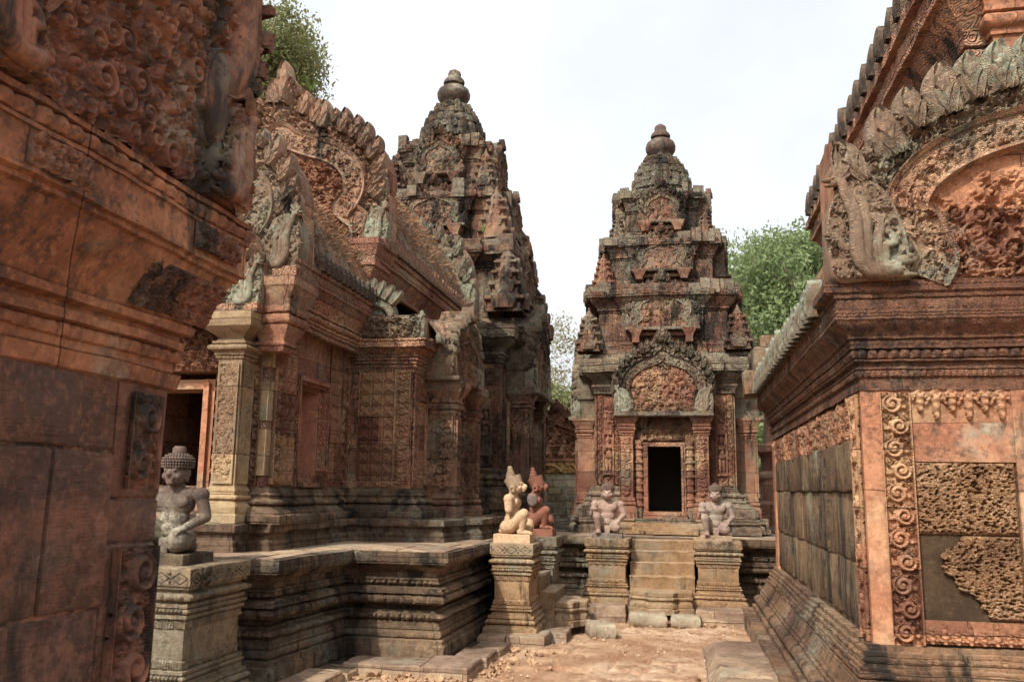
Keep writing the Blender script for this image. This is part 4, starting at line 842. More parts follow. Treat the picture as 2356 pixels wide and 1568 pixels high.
# door
mb = MB(); dx0, dx1, dz = -5.18, -4.52, 2.42
for q, (w0, yy) in enumerate(((.10, .12), (.06, .16), (.03, .14))):
    for sg in (-1, 1):
        xe = dx1 if sg > 0 else dx0; mb.box(min(xe, xe + sg * w0), max(xe, xe + sg * w0), 7.8 - yy, 7.98, 1.2, dz + w0)
    mb.box(dx0 - w0 + .002, dx1 + w0 - .002, 7.8 - yy + .002, 7.98, dz, dz + w0 - .002)
mb.box(dx0 - .1, dx1 + .1, 7.5, 7.9, 1.17, 1.25)
weathered(mb, 'door_frame', M['orange_plain'], hall, .003, 38)
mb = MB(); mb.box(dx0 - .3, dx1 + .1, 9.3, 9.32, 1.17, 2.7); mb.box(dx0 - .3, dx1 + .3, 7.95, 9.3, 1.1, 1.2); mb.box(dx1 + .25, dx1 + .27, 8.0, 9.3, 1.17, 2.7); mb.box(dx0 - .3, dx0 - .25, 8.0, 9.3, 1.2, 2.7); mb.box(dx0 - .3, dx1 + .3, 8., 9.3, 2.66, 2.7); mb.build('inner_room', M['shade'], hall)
for sg, x in ((1, dx1 + .19), (-1, dx0 - .19)):
    mb = MB(); colonette_geo(mb, x, 7.68, 1.2, 2.56, .062); mb.build('colonette', M['carved'], hall, 45)
mb = MB(); mb.box(-5.56, -4.14, 7.52, 7.8, 2.58, 3.04); lt = weathered(mb, 'lintel', M['carved'], hall, .004, 39)
mb = MB(); relief(mb, foliage(1.4, .44, .010, .14, 12), (-5.55, 7.518, 2.59), depth=.06, **YF); mb.build('lintel_carving', M['carved'], lt, 50)
# porch gables
PM = (M['wall_dark'], M['carved'], M['naga'], M['gable'], M['naga'])
mb = MB(); mb.box(-5.98, -3.72, 7.08, 7.5, 3.053, 3.10); weathered(mb, 'architrave', M['carved'], hall, .005, 39)
pediment(hall, T(AX, 7.2, 3.12), 1.12, 1.0, .25, 61, PM, res=.012, cell=.12, naga_s=.42, flames=9, fl_len=.24, bw=.10)
mb = MB(); sweep(mb, [(-5.75, 7.5), (-3.62, 7.5), (-3.62, 9.4), (-5.75, 9.4)], [(3.0, .0)] + fl(3.01, 3.04, .03) + bead(3.05, 3.09, .02, .03, .05) + fl(3.1, 3.12, .05) + tor(3.13, 3.2, .03, .05, .08) + fl(3.21, 3.23, .07) + cyma(3.24, 3.42, .05, .14) + fl(3.43, 3.46, .16) + carve(3.465, 3.55, .15, .015, .08) + [(3.56, .17), (3.6, .17)], .025); weathered(mb, 'porch_cornice', M['wall_dark'], hall, .008, 40)
mb = MB(); sweep(mb, [(-3.78, 7.30), (-3.56, 7.30), (-3.56, 7.54), (-3.78, 7.54)], [(2.72, .0), (2.76, .02)] + bead(2.77, 2.81, .01, .03, .04) + cyma(2.82, 2.95, .01, .07) + tor(2.96, 3.06, .05, .05, .06) + fl(3.07, 3.12, .09) + cyma(3.13, 3.3, .07, .14) + fl(3.31, 3.4, .15), .015, bottom=True); weathered(mb, 'corner_capital', M['carved'], hall, .006, 40)
pediment(hall, T(AX, 7.42, 3.5), 1.38, 1.5, .28, 62, PM, res=.014, cell=.13, naga_s=.56, flames=11, fl_len=.26, bw=.10)
rf = roof_vault(hall, -3.5, 3.62, AX, 5.0, 7.65, 9.65, M['roof']); roof_vault(hall, 2 * AX + 3.5, 3.62, AX, 5.0, 7.65, 9.65, M['roof'])
antefix_row(hall, M['cornice'], [(-3.46, y, 3.60) for y in np.arange(7.85, 9.5, .135)], .19, PI / 2)
def slope_pt(xe, ze, xr, zr, y0, y1, lo=.1, hi=.95):
    def f(r):
        t = r.uniform(lo, hi); y = r.uniform(y0, y1); return (xe + (xr - xe) * t ** 1.25, y, ze + (zr - ze) * math.sin(t * PI / 2) ** .9 + .015)
    return f
dry_grass(rf, slope_pt(-3.5, 3.62, AX, 5.0, 7.75, 9.5), 2300, 1)
# nave behind, taller
NV = [(3.68, .0), (3.70, .04), (3.74, .04)] + bead(3.75, 3.80, .02, .035, .06) + fl(3.81, 3.84, .07) + tor(3.85, 3.93, .04, .05, .09) + fl(3.94, 3.97, .09) + cyma(3.98, 4.14, .08, .20) + fl(4.15, 4.18, .23) + carve(4.185, 4.27, .22, .015, .09) + [(4.28, .25), (4.34, .25)]
mb = MB(); sweep(mb, rect(-6.05, -3.68, 9.75, 13.9), NV, .025); weathered(mb, 'nave_cornice', M['wall_dark'], hall, .009, 42)
mb = MB(); sweep(mb, rect(-3.92, -3.62, 9.50, 9.76), [(3.3, 0), (3.55, 0), (3.56, .02), (3.62, .02)] + bead(3.64, 3.69, .02, .03, .05) + fl(3.7, 3.74, .05) + tor(3.75, 3.85, .04, .05, .07) + cyma(3.87, 4.06, .05, .13) + fl(4.07, 4.12, .15) + cyma(4.13, 4.30, .14, .2) + fl(4.31, 4.38, .21), .015, bottom=True); weathered(mb, 'corner_capital', M['wall_dark'], hall, .008, 43)
pediment(hall, T(-4.86, 9.62, 4.40), 1.46, 1.72, .30, 63, (M['wall'], M['orange'], M['gable'], M['gable'], M['naga']), res=.012, cell=.14, naga_s=.44, flames=13, fl_len=.25, bw=.105, depth=.06, peak=1.25, fw=.30)
rf = roof_vault(hall, -3.48, 4.36, AX, 6.05, 9.9, 13.7, M['roof']); roof_vault(hall, 2 * AX + 3.48, 4.36, AX, 6.05, 9.9, 13.7, M['roof'])
dry_grass(rf, slope_pt(-3.48, 4.36, AX, 6.05, 9.95, 13.5), 4600, 2)
antefix_row(hall, M['carved_dark'], [(-3.42, y, 4.34) for y in np.arange(9.95, 13.7, .15)], .20, PI / 2)
pediment(hall, T(AX, 13.85, 4.40), 1.52, 1.55, .30, 64, (M['wall_dark'], M['carved_dark'], M['naga'], M['naga'], M['naga']), res=.03, cell=.2, naga_s=.5, flames=10, fl_len=.26)
mb = MB(); sweep(mb, rect(-5.6, -3.85, 13.9, 15.9), [(1.2, .1), (1.5, 0), (3.5, 0)] + tor(3.52, 3.6, 0, .04, .08) + cyma(3.62, 3.8, .03, .18) + fl(3.81, 4.0, .2) + [(4.3, -.2), (4.6, -.5)], .04); weathered(mb, 'link_passage', M['wall_dark'], hall, .01, 44)
# side bay with broken gable and little door
mb = MB(); sweep(mb, rect(-3.8, -2.97, 9.4, 11.3), [(2.80, 0)] + fl(2.81, 2.84, .02) + bead(2.85, 2.89, .02, .03, .045) + fl(2.90, 2.92, .05) + tor(2.93, 2.97, .04, .03, .06) + fl(2.975, 2.995, .07) + cyma(3.0, 3.07, .06, .16) + fl(3.075, 3.09, .18) + carve(3.095, 3.14, .17, .012, .06) + [(3.145, .19), (3.165, .19)], .015); weathered(mb, 'bay_cornice', M['wall_dark'], hall, .006, 45)
mb = MB(); g = foliage(.62, .27, .009, .10, 21); g.H[:, :1] = 0; mb.box(-3.66, -2.86, 9.27, 9.6, 3.165, 3.44)
br_ = weathered(mb, 'broken_gable', M['carved'], hall, .01, 46)
mb = MB(); relief(mb, foliage(.78, .27, .009, .11, 21), (-3.65, 9.268, 3.167), depth=.05, **YF)
for k in range(5): leaf_shape(mb, .2, .06, .04, T(-3.60 + .085 * k, 9.36, 3.62 + .10 * math.sin(1.1 + k * .45) - k * .012) @ RY(.1 + .16 * k), 8, 7)
t_ = np.linspace(0, 1.45, 12); tube(mb, [(-3.66 + .42 * math.sin(a), 9.33, 3.42 + .20 * math.cos(a)) for a in t_], .03, 8); mb.add(*(lambda P: (np.vstack([P, P + (0, .2, 0)]), [list(range(len(P)))[::-1], list(range(len(P), 2 * len(P)))] + [[i, (i + 1) % len(P), len(P) + (i + 1) % len(P), len(P) + i] for i in range(len(P))]))(np.array([(-3.68, 9.36, 3.42)] + [(-3.68 + .46 * math.sin(a), 9.36, 3.42 + .34 * math.cos(a) ** .7) for a in np.linspace(0, 1.5, 10)])))
naga_geo(mb, .28, 1, T(-3.0, 9.30, 3.17))
weathered(mb, 'gable_carving', M['naga'], br_, .004, 47, 60)
roof_vault(hall, -2.72, 3.17, -3.7, 3.75, 9.55, 11.35, M['roof'], amp=.02); antefix_row(hall, M['naga'], [(-2.74, y, 3.165) for y in np.arange(9.6, 10.1, .1)], .13, PI / 2)
mb = MB(); tube(mb, [(-3.45, 10.9, 3.62), (-3.0, 10.9, 3.56), (-2.86, 10.9, 3.52)], [.1, .11, .10], 10); mb.box(-3.55, -3.0, 10.45, 11.1, 3.40, 3.52); weathered(mb, 'roof_block', M['wall_dark'], hall, .02, 48)
for i in range(5):
    mb = MB(); colonette_geo(mb, -2.99, 9.60 + .07 * i, 1.62, 2.5, .026); mb.build('baluster', M['wall'], hall, 45)
mb = MB(); mb.box(-2.99, -2.94, 9.54, 9.58, 1.55, 2.55); mb.box(-2.99, -2.94, 9.92, 9.96, 1.55, 2.55); mb.box(-2.99, -2.942, 9.582, 9.918, 2.5, 2.55); weathered(mb, 'baluster_frame', M['wall_dark'], hall, .003, 49)
# side porch facing +x
K = T(-2.97, 10.55, 0, PI / 2)
mb = MB()
for sg in (-1, 1):
    sweep(mb, rect(sg * .50 - .10, sg * .50 + .10, -.36, -.08), [(1.17, .06), (1.25, .06), (1.3, .04)] + tor(1.31, 1.38, 0, .05, .06) + fl(1.39, 1.42, .02) + [(1.45, 0), (2.36, 0)] + fl(2.38, 2.41, .02) + tor(2.42, 2.50, 0, .05, .06) + fl(2.51, 2.53, .03) + cyma(2.55, 2.68, .02, .10) + fl(2.69, 2.76, .11), .015, K, bottom=True)
    mb.box(min(sg * .30, sg * .62), max(sg * .30, sg * .62), -.1, .05, 1.2, 2.6, K)
mb.box(-.48, .48, -.22, .0, 2.38, 2.72, K); pr = weathered(mb, 'side_porch', M['carved_dark'], hall, .005, 50)
mb = MB(); relief(mb, foliage(.92, .32, .012, .1, 8), (-.46, -.222, 2.39), depth=.05, M=K, **YF)
for sg in (-1, 1): relief(mb, roundels(.19, .88, .010, 7), (sg * .5 - .095, -.362, 1.47), depth=.03, M=K, **YF)
relief(mb, roundels(.24, .88, .010, 8), (-.602, -.34, 1.47), (0, 1, 0), (0, 0, 1), (-1, 0, 0), .03, M=K)
build_each(mb, 'porch_carving', M['carved_dark'], pr, 50)
mb = MB()
for sg in (-1, 1): mb.box(min(sg * .22, sg * .29), max(sg * .22, sg * .29), -.2, 0, 1.2, 2.2, K)
mb.box(-.29, .29, -.198, 0, 2.14, 2.21, K); weathered(mb, 'side_door_frame', M['wall'], hall, .003, 50)
mb = MB(); mb.box(-.22, .22, -.03, .02, 1.2, 2.14, K); mb.build('side_door_shade_panel', M['dark'], hall)  # flat dark sheet painted as the shade of a door opening
for sg in (-1, 1):
    mb = MB(); colonette_geo(mb, sg * .345, -.2, 1.2, 2.36, .05, K); mb.build('colonette', M['carved_dark'], hall, 45)
pediment(hall, K @ T(0, -.3, 2.80), .78, .74, .3, 66, (M['carved_dark'], M['carved_dark'], M['carved_dark'], M['naga'], M['naga']), path=PATH_B, res=.014, naga_s=.30, flames=8, fl_len=.22, bw=.11)

# ------------------------------------------------------------------ the library at the right
lib = thing('temple_library', 'orange sandstone library with a laterite wall and a big flamed gable at the right', 'library', (0, 0, 0))
LX0, LX1, LY0, LY1 = 1.1, 4.9, 5.7, 11.2; LR = rect(LX0, LX1, LY0, LY1)
mb = MB(); sweep(mb, LR, [(GL - .2, .40), (.10, .40), (.115, .39), (.115, .28), (.165, .28), (.17, .26)] + tor(.175, .285, .18, .08, 0) + fl(.29, .31, .19) + carve(.315, .345, .165, .012, .06) + cyma(.35, .42, .15, .12, .05, .008) + fl(.425, .44, .115) + tor(.445, .49, .085, .03, .06) + fl(.495, .51, .09) + fl(.515, .53, .075) + bead(.535, .57, .055, .025, .045) + fl(.575, .595, .06) + [(.60, .03), (.63, .03), (.63, 0)], .02)
weathered(mb, 'base', stone('library_base_sandstone', [(.24, .14, .085), (.34, .20, .12), (.38, .25, .16)], (.9, .5), .12, .4, .2, .25, 36, seed=43), lib, .008, 51)
mb = MB(); sweep(mb, LR, [(.62, -.035), (2.17, -.035)], .15, top=False); lw = weathered(mb, 'wall', M['laterite_dark'], lib, .004, 52)
LC = [(2.14, 0), (2.14, .012), (2.19, .012), (2.19, .0), (2.215, .0)] + bead(2.22, 2.265, .005, .025, .036) + fl(2.27, 2.28, .02) + fl(2.285, 2.315, .0) + fl(2.318, 2.33, .03) + bead(2.332, 2.392, .012, .045, .062) + fl(2.395, 2.41, .05) + carve(2.415, 2.45, .045, .01, .06) + fl(2.455, 2.465, .065) + cyma(2.468, 2.56, .06, .14, .06, .008) + fl(2.562, 2.575, .15) + [(2.578, .14)] + bead(2.58, 2.60, .135, .012, .03) + fl(2.602, 2.62, .145) + carve(2.622, 2.69, .135, .012, .07) + [(2.695, .15), (2.715, .155)]
mb = MB(); sweep(mb, LR, LC, .0088); weathered(mb, 'cornice', M['lib_cornice'], lib, .004, 53)
# front: corner pilaster, inset panel of festoons, laterite and lotus band, second pilaster
mb = MB(); mb.box(LX0, 1.385, LY0, LY0 + .3, .625, 2.142); mb.box(1.96, 2.3, LY0 - .005, LY0 + .3, .625, 2.142); mb.box(1.385, 1.96, LY0 + .002, LY0 + .3, 1.705, 2.142)
mb.box(LX0 + .001, LX0 + .3, LY1 - .2, LY1, .625, 2.142)
mb.box(2.301, LX1 - .001, LY0 + .012, LY0 + .3, .625, 2.142)
build_each(mb, 'front_wall', M['orange_plain'], lib, 38, .003, 54); pw = lw
mb = MB(); g = roundels(.175, 1.48, .0045, 11, .10, vol=True); relief(mb, g, (1.205, LY0 - .002, .64), depth=.04, **YF)
g = roundels(.20, 1.48, .006, 13, .12, vol=True); relief(mb, g, (LX0 - .002, LY0 + .03, .64), (0, 1, 0), (0, 0, 1), (-1, 0, 0), .03)
g = lotusrow(.55, .20, .005, .085, up=False); relief(mb, g, (1.395, LY0 - .001, 1.94), depth=.035, **YF)
g = lotusrow(.56, .135, .005, .07); relief(mb, g, (1.39, LY0 + .01, .645), depth=.03, base=.012, **YF)
g = roundels(.2, 1.48, .006, 15, vol=True); relief(mb, g, (2.02, LY0 - .008, .64), depth=.03, **YF)
g = foliage(5.0, .30, .014, .11, 17); g.H *= np.linspace(.5, 1, g.ny)[:, None]; relief(mb, g, (LX0 + .03, LY0 + .25, 1.84), (0, 1, 0), (0, 0, 1), (-1, 0, 0), .05)
build_each(mb, 'wall_carving', M['orange'], pw, 50)
def pitted(w_, h, res, seed, bite=None):
    g = HM(w_, h, res); r = np.random.default_rng(seed); g.H += .75
    for i in range(int(w_ * h * 1900)):
        x, y, q = r.uniform(0, w_), r.uniform(0, h), r.uniform(.005, .013); wn = g.win(x, y, q * 1.7)
        if wn: g.H[wn[0], wn[1]] -= r.uniform(.3, 1.0) * np.clip(1 - (wn[2] / (q * 1.15)) ** 2 - (wn[3] / (q * .9)) ** 2, 0, 1)
    wn = g.win(w_ * .58, h * .70, .03); g.H[wn[0], wn[1]] -= 1.6 * (np.hypot(wn[2], wn[3]) < .019)
    g.H += r.normal(size=g.H.shape) * .07; g.H = np.clip(g.H, -.6, 1.1)
    b = .02; e = np.minimum.reduce([np.broadcast_to(g.x, g.H.shape), np.broadcast_to(w_ - g.x, g.H.shape), np.broadcast_to(g.y[:, None], g.H.shape), np.broadcast_to(h - g.y[:, None], g.H.shape)]); g.H *= np.clip(e / b + .15, 0, 1)
    if bite is not None: g.H[bite(*np.meshgrid(g.x, g.y))] = -.1
    return g
mb = MB(); mb.box(1.388, 1.958, LY0 + .022, LY0 + .04, .63, 1.27); weathered(mb, 'mortar_bed', M['mortar'], lw, .003, 3)
mb = MB(); relief(mb, pitted(.56, .425, .0034, 1), (1.392, LY0 + .02, 1.275), depth=.03, **YF)
def bite(X, Y): return (X < .17 + .06 * np.sin(Y * 14) + .012 * np.sin(Y * 61) + .008 * np.sin(Y * 133 + 1) + .18 * np.clip((.18 - Y) / .18, 0, 1) + .05 * np.clip((Y - .36) * 8, 0, 1)) & (Y > .0)
relief(mb, pitted(.56, .48, .0034, 2), (1.392, LY0 + .018, .787), depth=.03, mask=lambda X, Y: ~bite(X, Y), **YF)
build_each(mb, 'laterite_block', M['laterite'], lw, 60)
mb = MB(); r = np.random.default_rng(8); yy = LY0 + .26
while yy < LY1 - .25:                                             # the laterite slabs of the long side, some standing proud
    ww = min(r.uniform(.28, .62), LY1 - .22 - yy)
    for z0, z1 in ((.66, 1.06), (1.065, 1.52), (1.525, 1.86)):
        d = r.uniform(.0, .028) + (.02 if z0 > 1.5 else 0)
        sweep(mb, rect(LX0 + .036 - d, LX0 + .06, yy, yy + ww - .008), [(z0, -.008), (z0 + .012, .0), (z1 - .012, 0), (z1 - .003, -.006)], .05, bottom=True)
    yy += ww
weathered(mb, 'laterite_slabs', M['laterite_dark'], lw, .010, 55)
# big front gable
LCX = 2.98
mb = MB(); sweep(mb, rect(LX0 - .21, LCX + 2.0, LY0 - .16, LY0 + .32), [(2.718, -.02), (2.735, .0), (2.765, .0)] + bead(2.767, 2.79, -.012, .012, .03) + [(2.792, -.01), (2.80, -.01)], .008, bottom=True); weathered(mb, 'gable_ledge', M['lib_cornice'], lib, .003, 56)
pediment(lib, T(LCX, LY0 - .10, 2.80), 2.03, 1.34, .42, 71, (M['orange'], M['orange'], M['carved_dark'], M['naga'], M['naga']), path=PATH_B, res=.008, cell=.15, naga_s=.66, flames=11, fl_len=.32, bw=.066, fw=.36, depth=.06, base=False, soft=0, plain=lambda X, Y: np.clip((.92 - np.abs(X) * .62 - Y * 1.1 + .12 * np.sin(X * 23) * np.sin(Y * 19)) * 12, .0, 1))
# pots and vase scrolls at the middle of the gable field
# aisle roof, upper wall, upper cornice with antefixes
roof_vault(lib, .94, 2.72, 2.0, 3.9, 5.95, 11.2, M['roof'])
antefix_row(lib, M['naga'], [(.93, y, 2.70) for y in np.arange(6.2, 11.2, .21)], .27, -PI / 2, fat=1.0)
mb = MB(); UW = rect(2.0, 4.0, 5.86, 11.0)
sweep(mb, UW, [(3.4, 0), (4.12, 0), (4.12, .03), (4.17, .03)] + bead(4.18, 4.23, .02, .035, .07) + fl(4.24, 4.28, .06) + tor(4.29, 4.40, .06, .07, .12) + fl(4.41, 4.45, .12) + cyma(4.46, 4.68, .12, .26) + fl(4.69, 4.73, .31) + carve(4.735, 4.86, .30, .015, .1) + fl(4.865, 4.90, .36) + [(4.95, .36), (4.96, .3)], .03); weathered(mb, 'upper_storey', M['wall_dark'], lib, .010, 57)
mb = MB(); sweep(mb, rect(2.02, 2.45, 5.66, 5.86), [(3.9, 0), (4.42, 0), (4.42, .02), (4.45, .02)] + tor(4.46, 4.56, .02, .05, .09) + fl(4.57, 4.60, .06) + cyma(4.61, 4.8, .06, .2), .03, bottom=True); weathered(mb, 'upper_pilaster', M['orange_plain'], lib, .004, 58)
antefix_row(lib, M['cornice'], [(1.66, y, 4.94) for y in np.arange(5.7, 11.1, .31)], .30, -PI / 2, fat=.72)
roof_vault(lib, 1.7, 4.96, 3.0, 6.2, 5.9, 11.0, M['roof'], rib=.3, amp=.05)
mb = MB(); r = np.random.default_rng(4)                           # stepped ruin of the rear gable
for i, (x0, x1, z0, z1) in enumerate(((.78, 1.3, 2.7, 3.0), (.9, 1.5, 3.0, 3.28), (1.0, 1.35, 3.28, 3.46))): sweep(mb, rect(x0, x1, 11.0, 11.4), [(z0, 0), (z1 - .02, .01), (z1, -.02)], .1, bottom=True)
weathered(mb, 'ruined_gable', M['roof'], lib, .03, 59)
mb = MB(); 
for y0, y1, z in ((6.0, 7.35, .085), (7.36, 8.3, .10), (8.31, 9.1, .075)): sweep(mb, rect(.27, .74, y0, y1), [(GL - .2, .10), (GL + .03, .10), (z - .03, .015), (z - .01, .0), (z, -.02)], .07)
weathered(mb, 'stone_bench', M['paving'], lib, .012, 60)
mb = MB(); mb.box(.70, 1.2, 9.12, 10.6, -.2, .06); weathered(mb, 'footing_stone', M['paving'], lib, .012, 60)

# ------------------------------------------------------------------ gateway wing at the left edge
gate = thing('temple_gateway', 'shaded dark red gateway wing close up at the left edge', 'gateway', (0, 0, 0))
GX, GY = -1.6, 2.48; GR = rect(-4.3, GX, -2.2, GY)
mb = MB(); z = -.3; r = np.random.default_rng(2)
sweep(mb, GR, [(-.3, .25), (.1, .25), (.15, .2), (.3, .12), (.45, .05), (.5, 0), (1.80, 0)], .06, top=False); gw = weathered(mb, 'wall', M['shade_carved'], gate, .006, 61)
mb = MB()                                                       # the large facing blocks with open joints
for (y0, y1, z0, z1, d) in ((.4, 2.085, 1.60, 1.80, .012), (.4, 1.985, 1.17, 1.592, .010), (1.992, 2.235, 1.17, 1.592, .016), (.4, 1.90, .5, 1.163, .014), (1.908, 2.235, .5, 1.163, .006), (2.24, 2.474, 1.335, 1.46, .008), (2.24, 2.474, .5, 1.33, .010), (2.09, 2.235, 1.60, 1.80, .008), (2.24, 2.474, 1.468, 1.80, .012)):
    sweep(mb, rect(GX - .1, GX + d, y0, y1), [(z0, -.006), (z0 + .008, 0), (z1 - .008, 0), (z1 - .001, -.006)], .035, bottom=True)
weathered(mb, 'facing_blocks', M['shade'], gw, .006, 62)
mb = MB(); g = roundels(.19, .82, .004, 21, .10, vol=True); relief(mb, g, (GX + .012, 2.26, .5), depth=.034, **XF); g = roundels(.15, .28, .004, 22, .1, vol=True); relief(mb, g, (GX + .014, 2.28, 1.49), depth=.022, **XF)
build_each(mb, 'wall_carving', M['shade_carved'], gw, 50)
mb = MB(); GP = [(1.79, 0), (1.80, .022), (1.845, .028), (1.85, .005)] + fl(1.855, 1.875, .01) + bead(1.88, 1.92, .01, .02, .05) + fl(1.925, 1.95, .035) + fl(1.955, 1.97, .02) + [(1.975, .05), (2.0, .055), (2.005, .04)] + cyma(2.01, 2.17, .045, .135) + fl(2.175, 2.19, .15) + fl(2.195, 2.205, .165) + fl(2.21, 2.30, .16) + fl(2.302, 2.312, .168) + bead(2.314, 2.362, .15, .03, .055) + fl(2.364, 2.375, .17) + [(2.378, .172)]
sweep(mb, GR, GP, .009); weathered(mb, 'cornice', M['gate_cornice'], gate, .008, 63)
mb = MB()
for (y0, w_, h0) in ((1.62, .22, 2.215), (2.32, .26, 2.215)): g = foliage(w_, .082, .004, .05, int(y0 * 10)); relief(mb, g, (GX + .162, y0, h0), depth=.018, **XF)
g = foliage(.40, .15, .004, .06, 33); a_ = math.atan2(.09, .16); relief(mb, g, (GX + .05, 2.18, 2.015), (0, 1, 0), (.49, 0, .87), (.87, 0, -.49), .016)
build_each(mb, 'cornice_carving', M['shade_carved'], gate, 50)
sweep_mb = MB(); sweep(sweep_mb, rect(-4.0, GX - .02, -2, GY - .1), [(2.3, 0), (3.3, 0)] + cyma(3.3, 3.6, .05, .25) + [(3.8, .25), (4.5, -.5)], .1); weathered(sweep_mb, 'upper_storey', M['wall_dark'], gate, .012, 64)
PATH_C = [(.80, 0), (.84, .06), (.80, .13), (.68, .18), (.62, .24), (.66, .30), (.80, .33), (.90, .42), (.88, .56), (.76, .68), (.55, .78), (.30, .84), (.12, .88), (0, .96)]
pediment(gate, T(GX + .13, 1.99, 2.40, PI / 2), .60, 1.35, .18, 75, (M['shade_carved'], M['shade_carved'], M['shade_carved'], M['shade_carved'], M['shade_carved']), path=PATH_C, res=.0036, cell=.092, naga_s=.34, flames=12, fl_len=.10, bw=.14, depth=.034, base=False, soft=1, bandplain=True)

# ------------------------------------------------------------------ rear gateway seen between the towers, and the far wall
rg = thing('temple_gateway', 'small distant gateway with an orange carved gable between the two towers', 'gateway', (0, 0, 0))
mb = MB(); sweep(mb, rect(-4.2, -1.4, 20.6, 21.8), [(.6, .1), (2.3, 0), (2.3, .05), (2.45, .1), (2.5, .1)], .1); weathered(mb, 'wall', M['wall'], rg, .02, 71)
mb = MB(); sweep(mb, rect(-4.0, -1.9, 20.1, 20.62), [(.7, .25), (1.0, .2), (1.4, .12), (1.75, .05), (1.9, -.05)], .07); weathered(mb, 'crumbling_base', stone('mossy_rubble', [(.26, .19, .11), (.38, .28, .16), (.36, .30, .20)], (.3, .16, .012), .4, .35, .5, 0, fine=1, rough_bump=1.2, seed=44), rg, .06, 72)
mb = MB(); mb.box(-3.9, -2.05, 20.15, 20.6, 1.9, 2.16); rl_ = weathered(mb, 'lintel', M['yellow'], rg, .006, 73)
mb = MB(); relief(mb, foliage(1.8, .25, .02, .16, 41), (-3.88, 20.148, 1.905), depth=.06, **YF); tube(mb, [(-3.05 + .32 * math.cos(a), 20.1, 1.93 + .15 * math.sin(a)) for a in np.linspace(0, PI, 12)], .03, 8); mb.build('lintel_carving', stone('ochre_lintel_sandstone', [(.46, .26, .09), (.54, .33, .12), (.48, .28, .12)], None, .03, .1, 0, 0, seed=45), rl_, 50)
mb = MB(); mb.box(-3.95, -2.0, 20.08, 20.6, 2.17, 2.24); weathered(mb, 'ledge', M['orange'], rg, .006, 74)
pediment(rg, T(-2.85, 20.3, 2.25), .95, 1.02, .3, 77, (M['wall'], M['orange'], M['wall'], M['wall'], M['carved']), res=.02, cell=.2, naga_s=.4, flames=9, depth=.07, fl_len=.26)
mb = MB(); r = np.random.default_rng(6)
for k in range(3):
    x = -3.1 + .33 * k; caps(mb, (x, 20.15, 2.30), (x + .1, 20.12, 2.52), .06, .05); ball(mb, (x + .12, 20.1, 2.61), .05); caps(mb, (x + .1, 20.1, 2.5), (x + .25, 20.1, 2.52), .03, .025); caps(mb, (x, 20.1, 2.32), (x + .14, 20.08, 2.36), .045, .035); caps(mb, (x + .14, 20.08, 2.36), (x + .12, 20.08, 2.25), .035, .03)
mb.build('carved_figures', M['orange'], rg, 60)
fw_ = thing('ruined_wall', 'broken reddish stone pier standing behind the library and the small tower', 'wall', (0, 0, 0))
mb = MB(); sweep(mb, rect(1.55, 2.6, 17.5, 18.5), [(.3, .1), (1.3, .1), (1.35, .0), (1.75, 0)] + tor(1.76, 1.9, 0, .06) + [(1.92, -.05), (2.25, -.05), (2.3, .1), (2.42, .12), (2.44, -.1), (3.1, -.12)], .08); mb.box(1.62, 1.9, 17.6, 17.9, 3.05, 3.3); weathered(mb, 'pier', M['wall'], fw_, .03, 75)

# ------------------------------------------------------------------ ground
def axis(a, b, fine, far):
    c = list(np.arange(a, b, fine)); s = fine; x = c[-1]
    while x < far: s *= 1.35; x += s; c.append(x)
    s = fine; x = c[0]; L = []
    while x > -far: s *= 1.35; x -= s; L.append(x)
    return np.array(L[::-1] + c)
gx, gy = axis(-3.4, 1.1, .022, 900), axis(5.2, 12.4, .026, 900)
X, Y = np.meshgrid(gx, gy); P3 = np.stack([X, Y, 0 * X], -1).reshape(-1, 3); nn = wnoise(P3 * 1.2, 11); n2 = wnoise(P3 * 5, 12)
Z = GL + .010 * nn[:, 2].reshape(X.shape) + .004 * n2[:, 0].reshape(X.shape) - .05 * np.clip((-1.2 - X) / 1.5, 0, 1) + .03 * np.clip((X + .4) / 1.2, 0, 1) * np.clip((9.5 - Y) / 2, 0, 1)
r = np.random.default_rng(15); wy = 5.2                         # worn laterite paving blocks showing through the sand
PV = np.full(X.shape, -.02)
while wy < 12.4:
    dy = r.uniform(.24, .36); x0 = -3.2 + r.uniform(0, .3)
    while x0 < 1.2:
        dx = r.uniform(.35, .62); h = r.uniform(-.012, .042) - (.034 if wy > 9.0 else 0)
        wob = .03 * nn[:, 0].reshape(X.shape); m = np.minimum(np.minimum(X + wob - x0, x0 + dx - X - wob), np.minimum(Y + wob - wy, wy + dy - Y - wob)); k = np.clip(m / .022, 0, 1)
        PV = np.maximum(PV, np.where(m > 0, -.02 + (h + .02) * k ** .6, -.02)); x0 += dx + .012
    wy += dy + .012
near = (np.abs(X) < 5) & (Y > 5) & (Y < 13)
Z = Z + np.where(near, np.maximum(PV, -.012 + .008 * nn[:, 1].reshape(X.shape)) , 0)
far = np.hypot(X, Y - 10) > 60; Z[far] = GL
mb = MB(); mb.add(np.stack([X, Y, Z], -1).reshape(-1, 3), quads(len(gy), len(gx))); g_ = mb.build('ground', M['ground'], None, 180); g_['kind'] = 'structure'

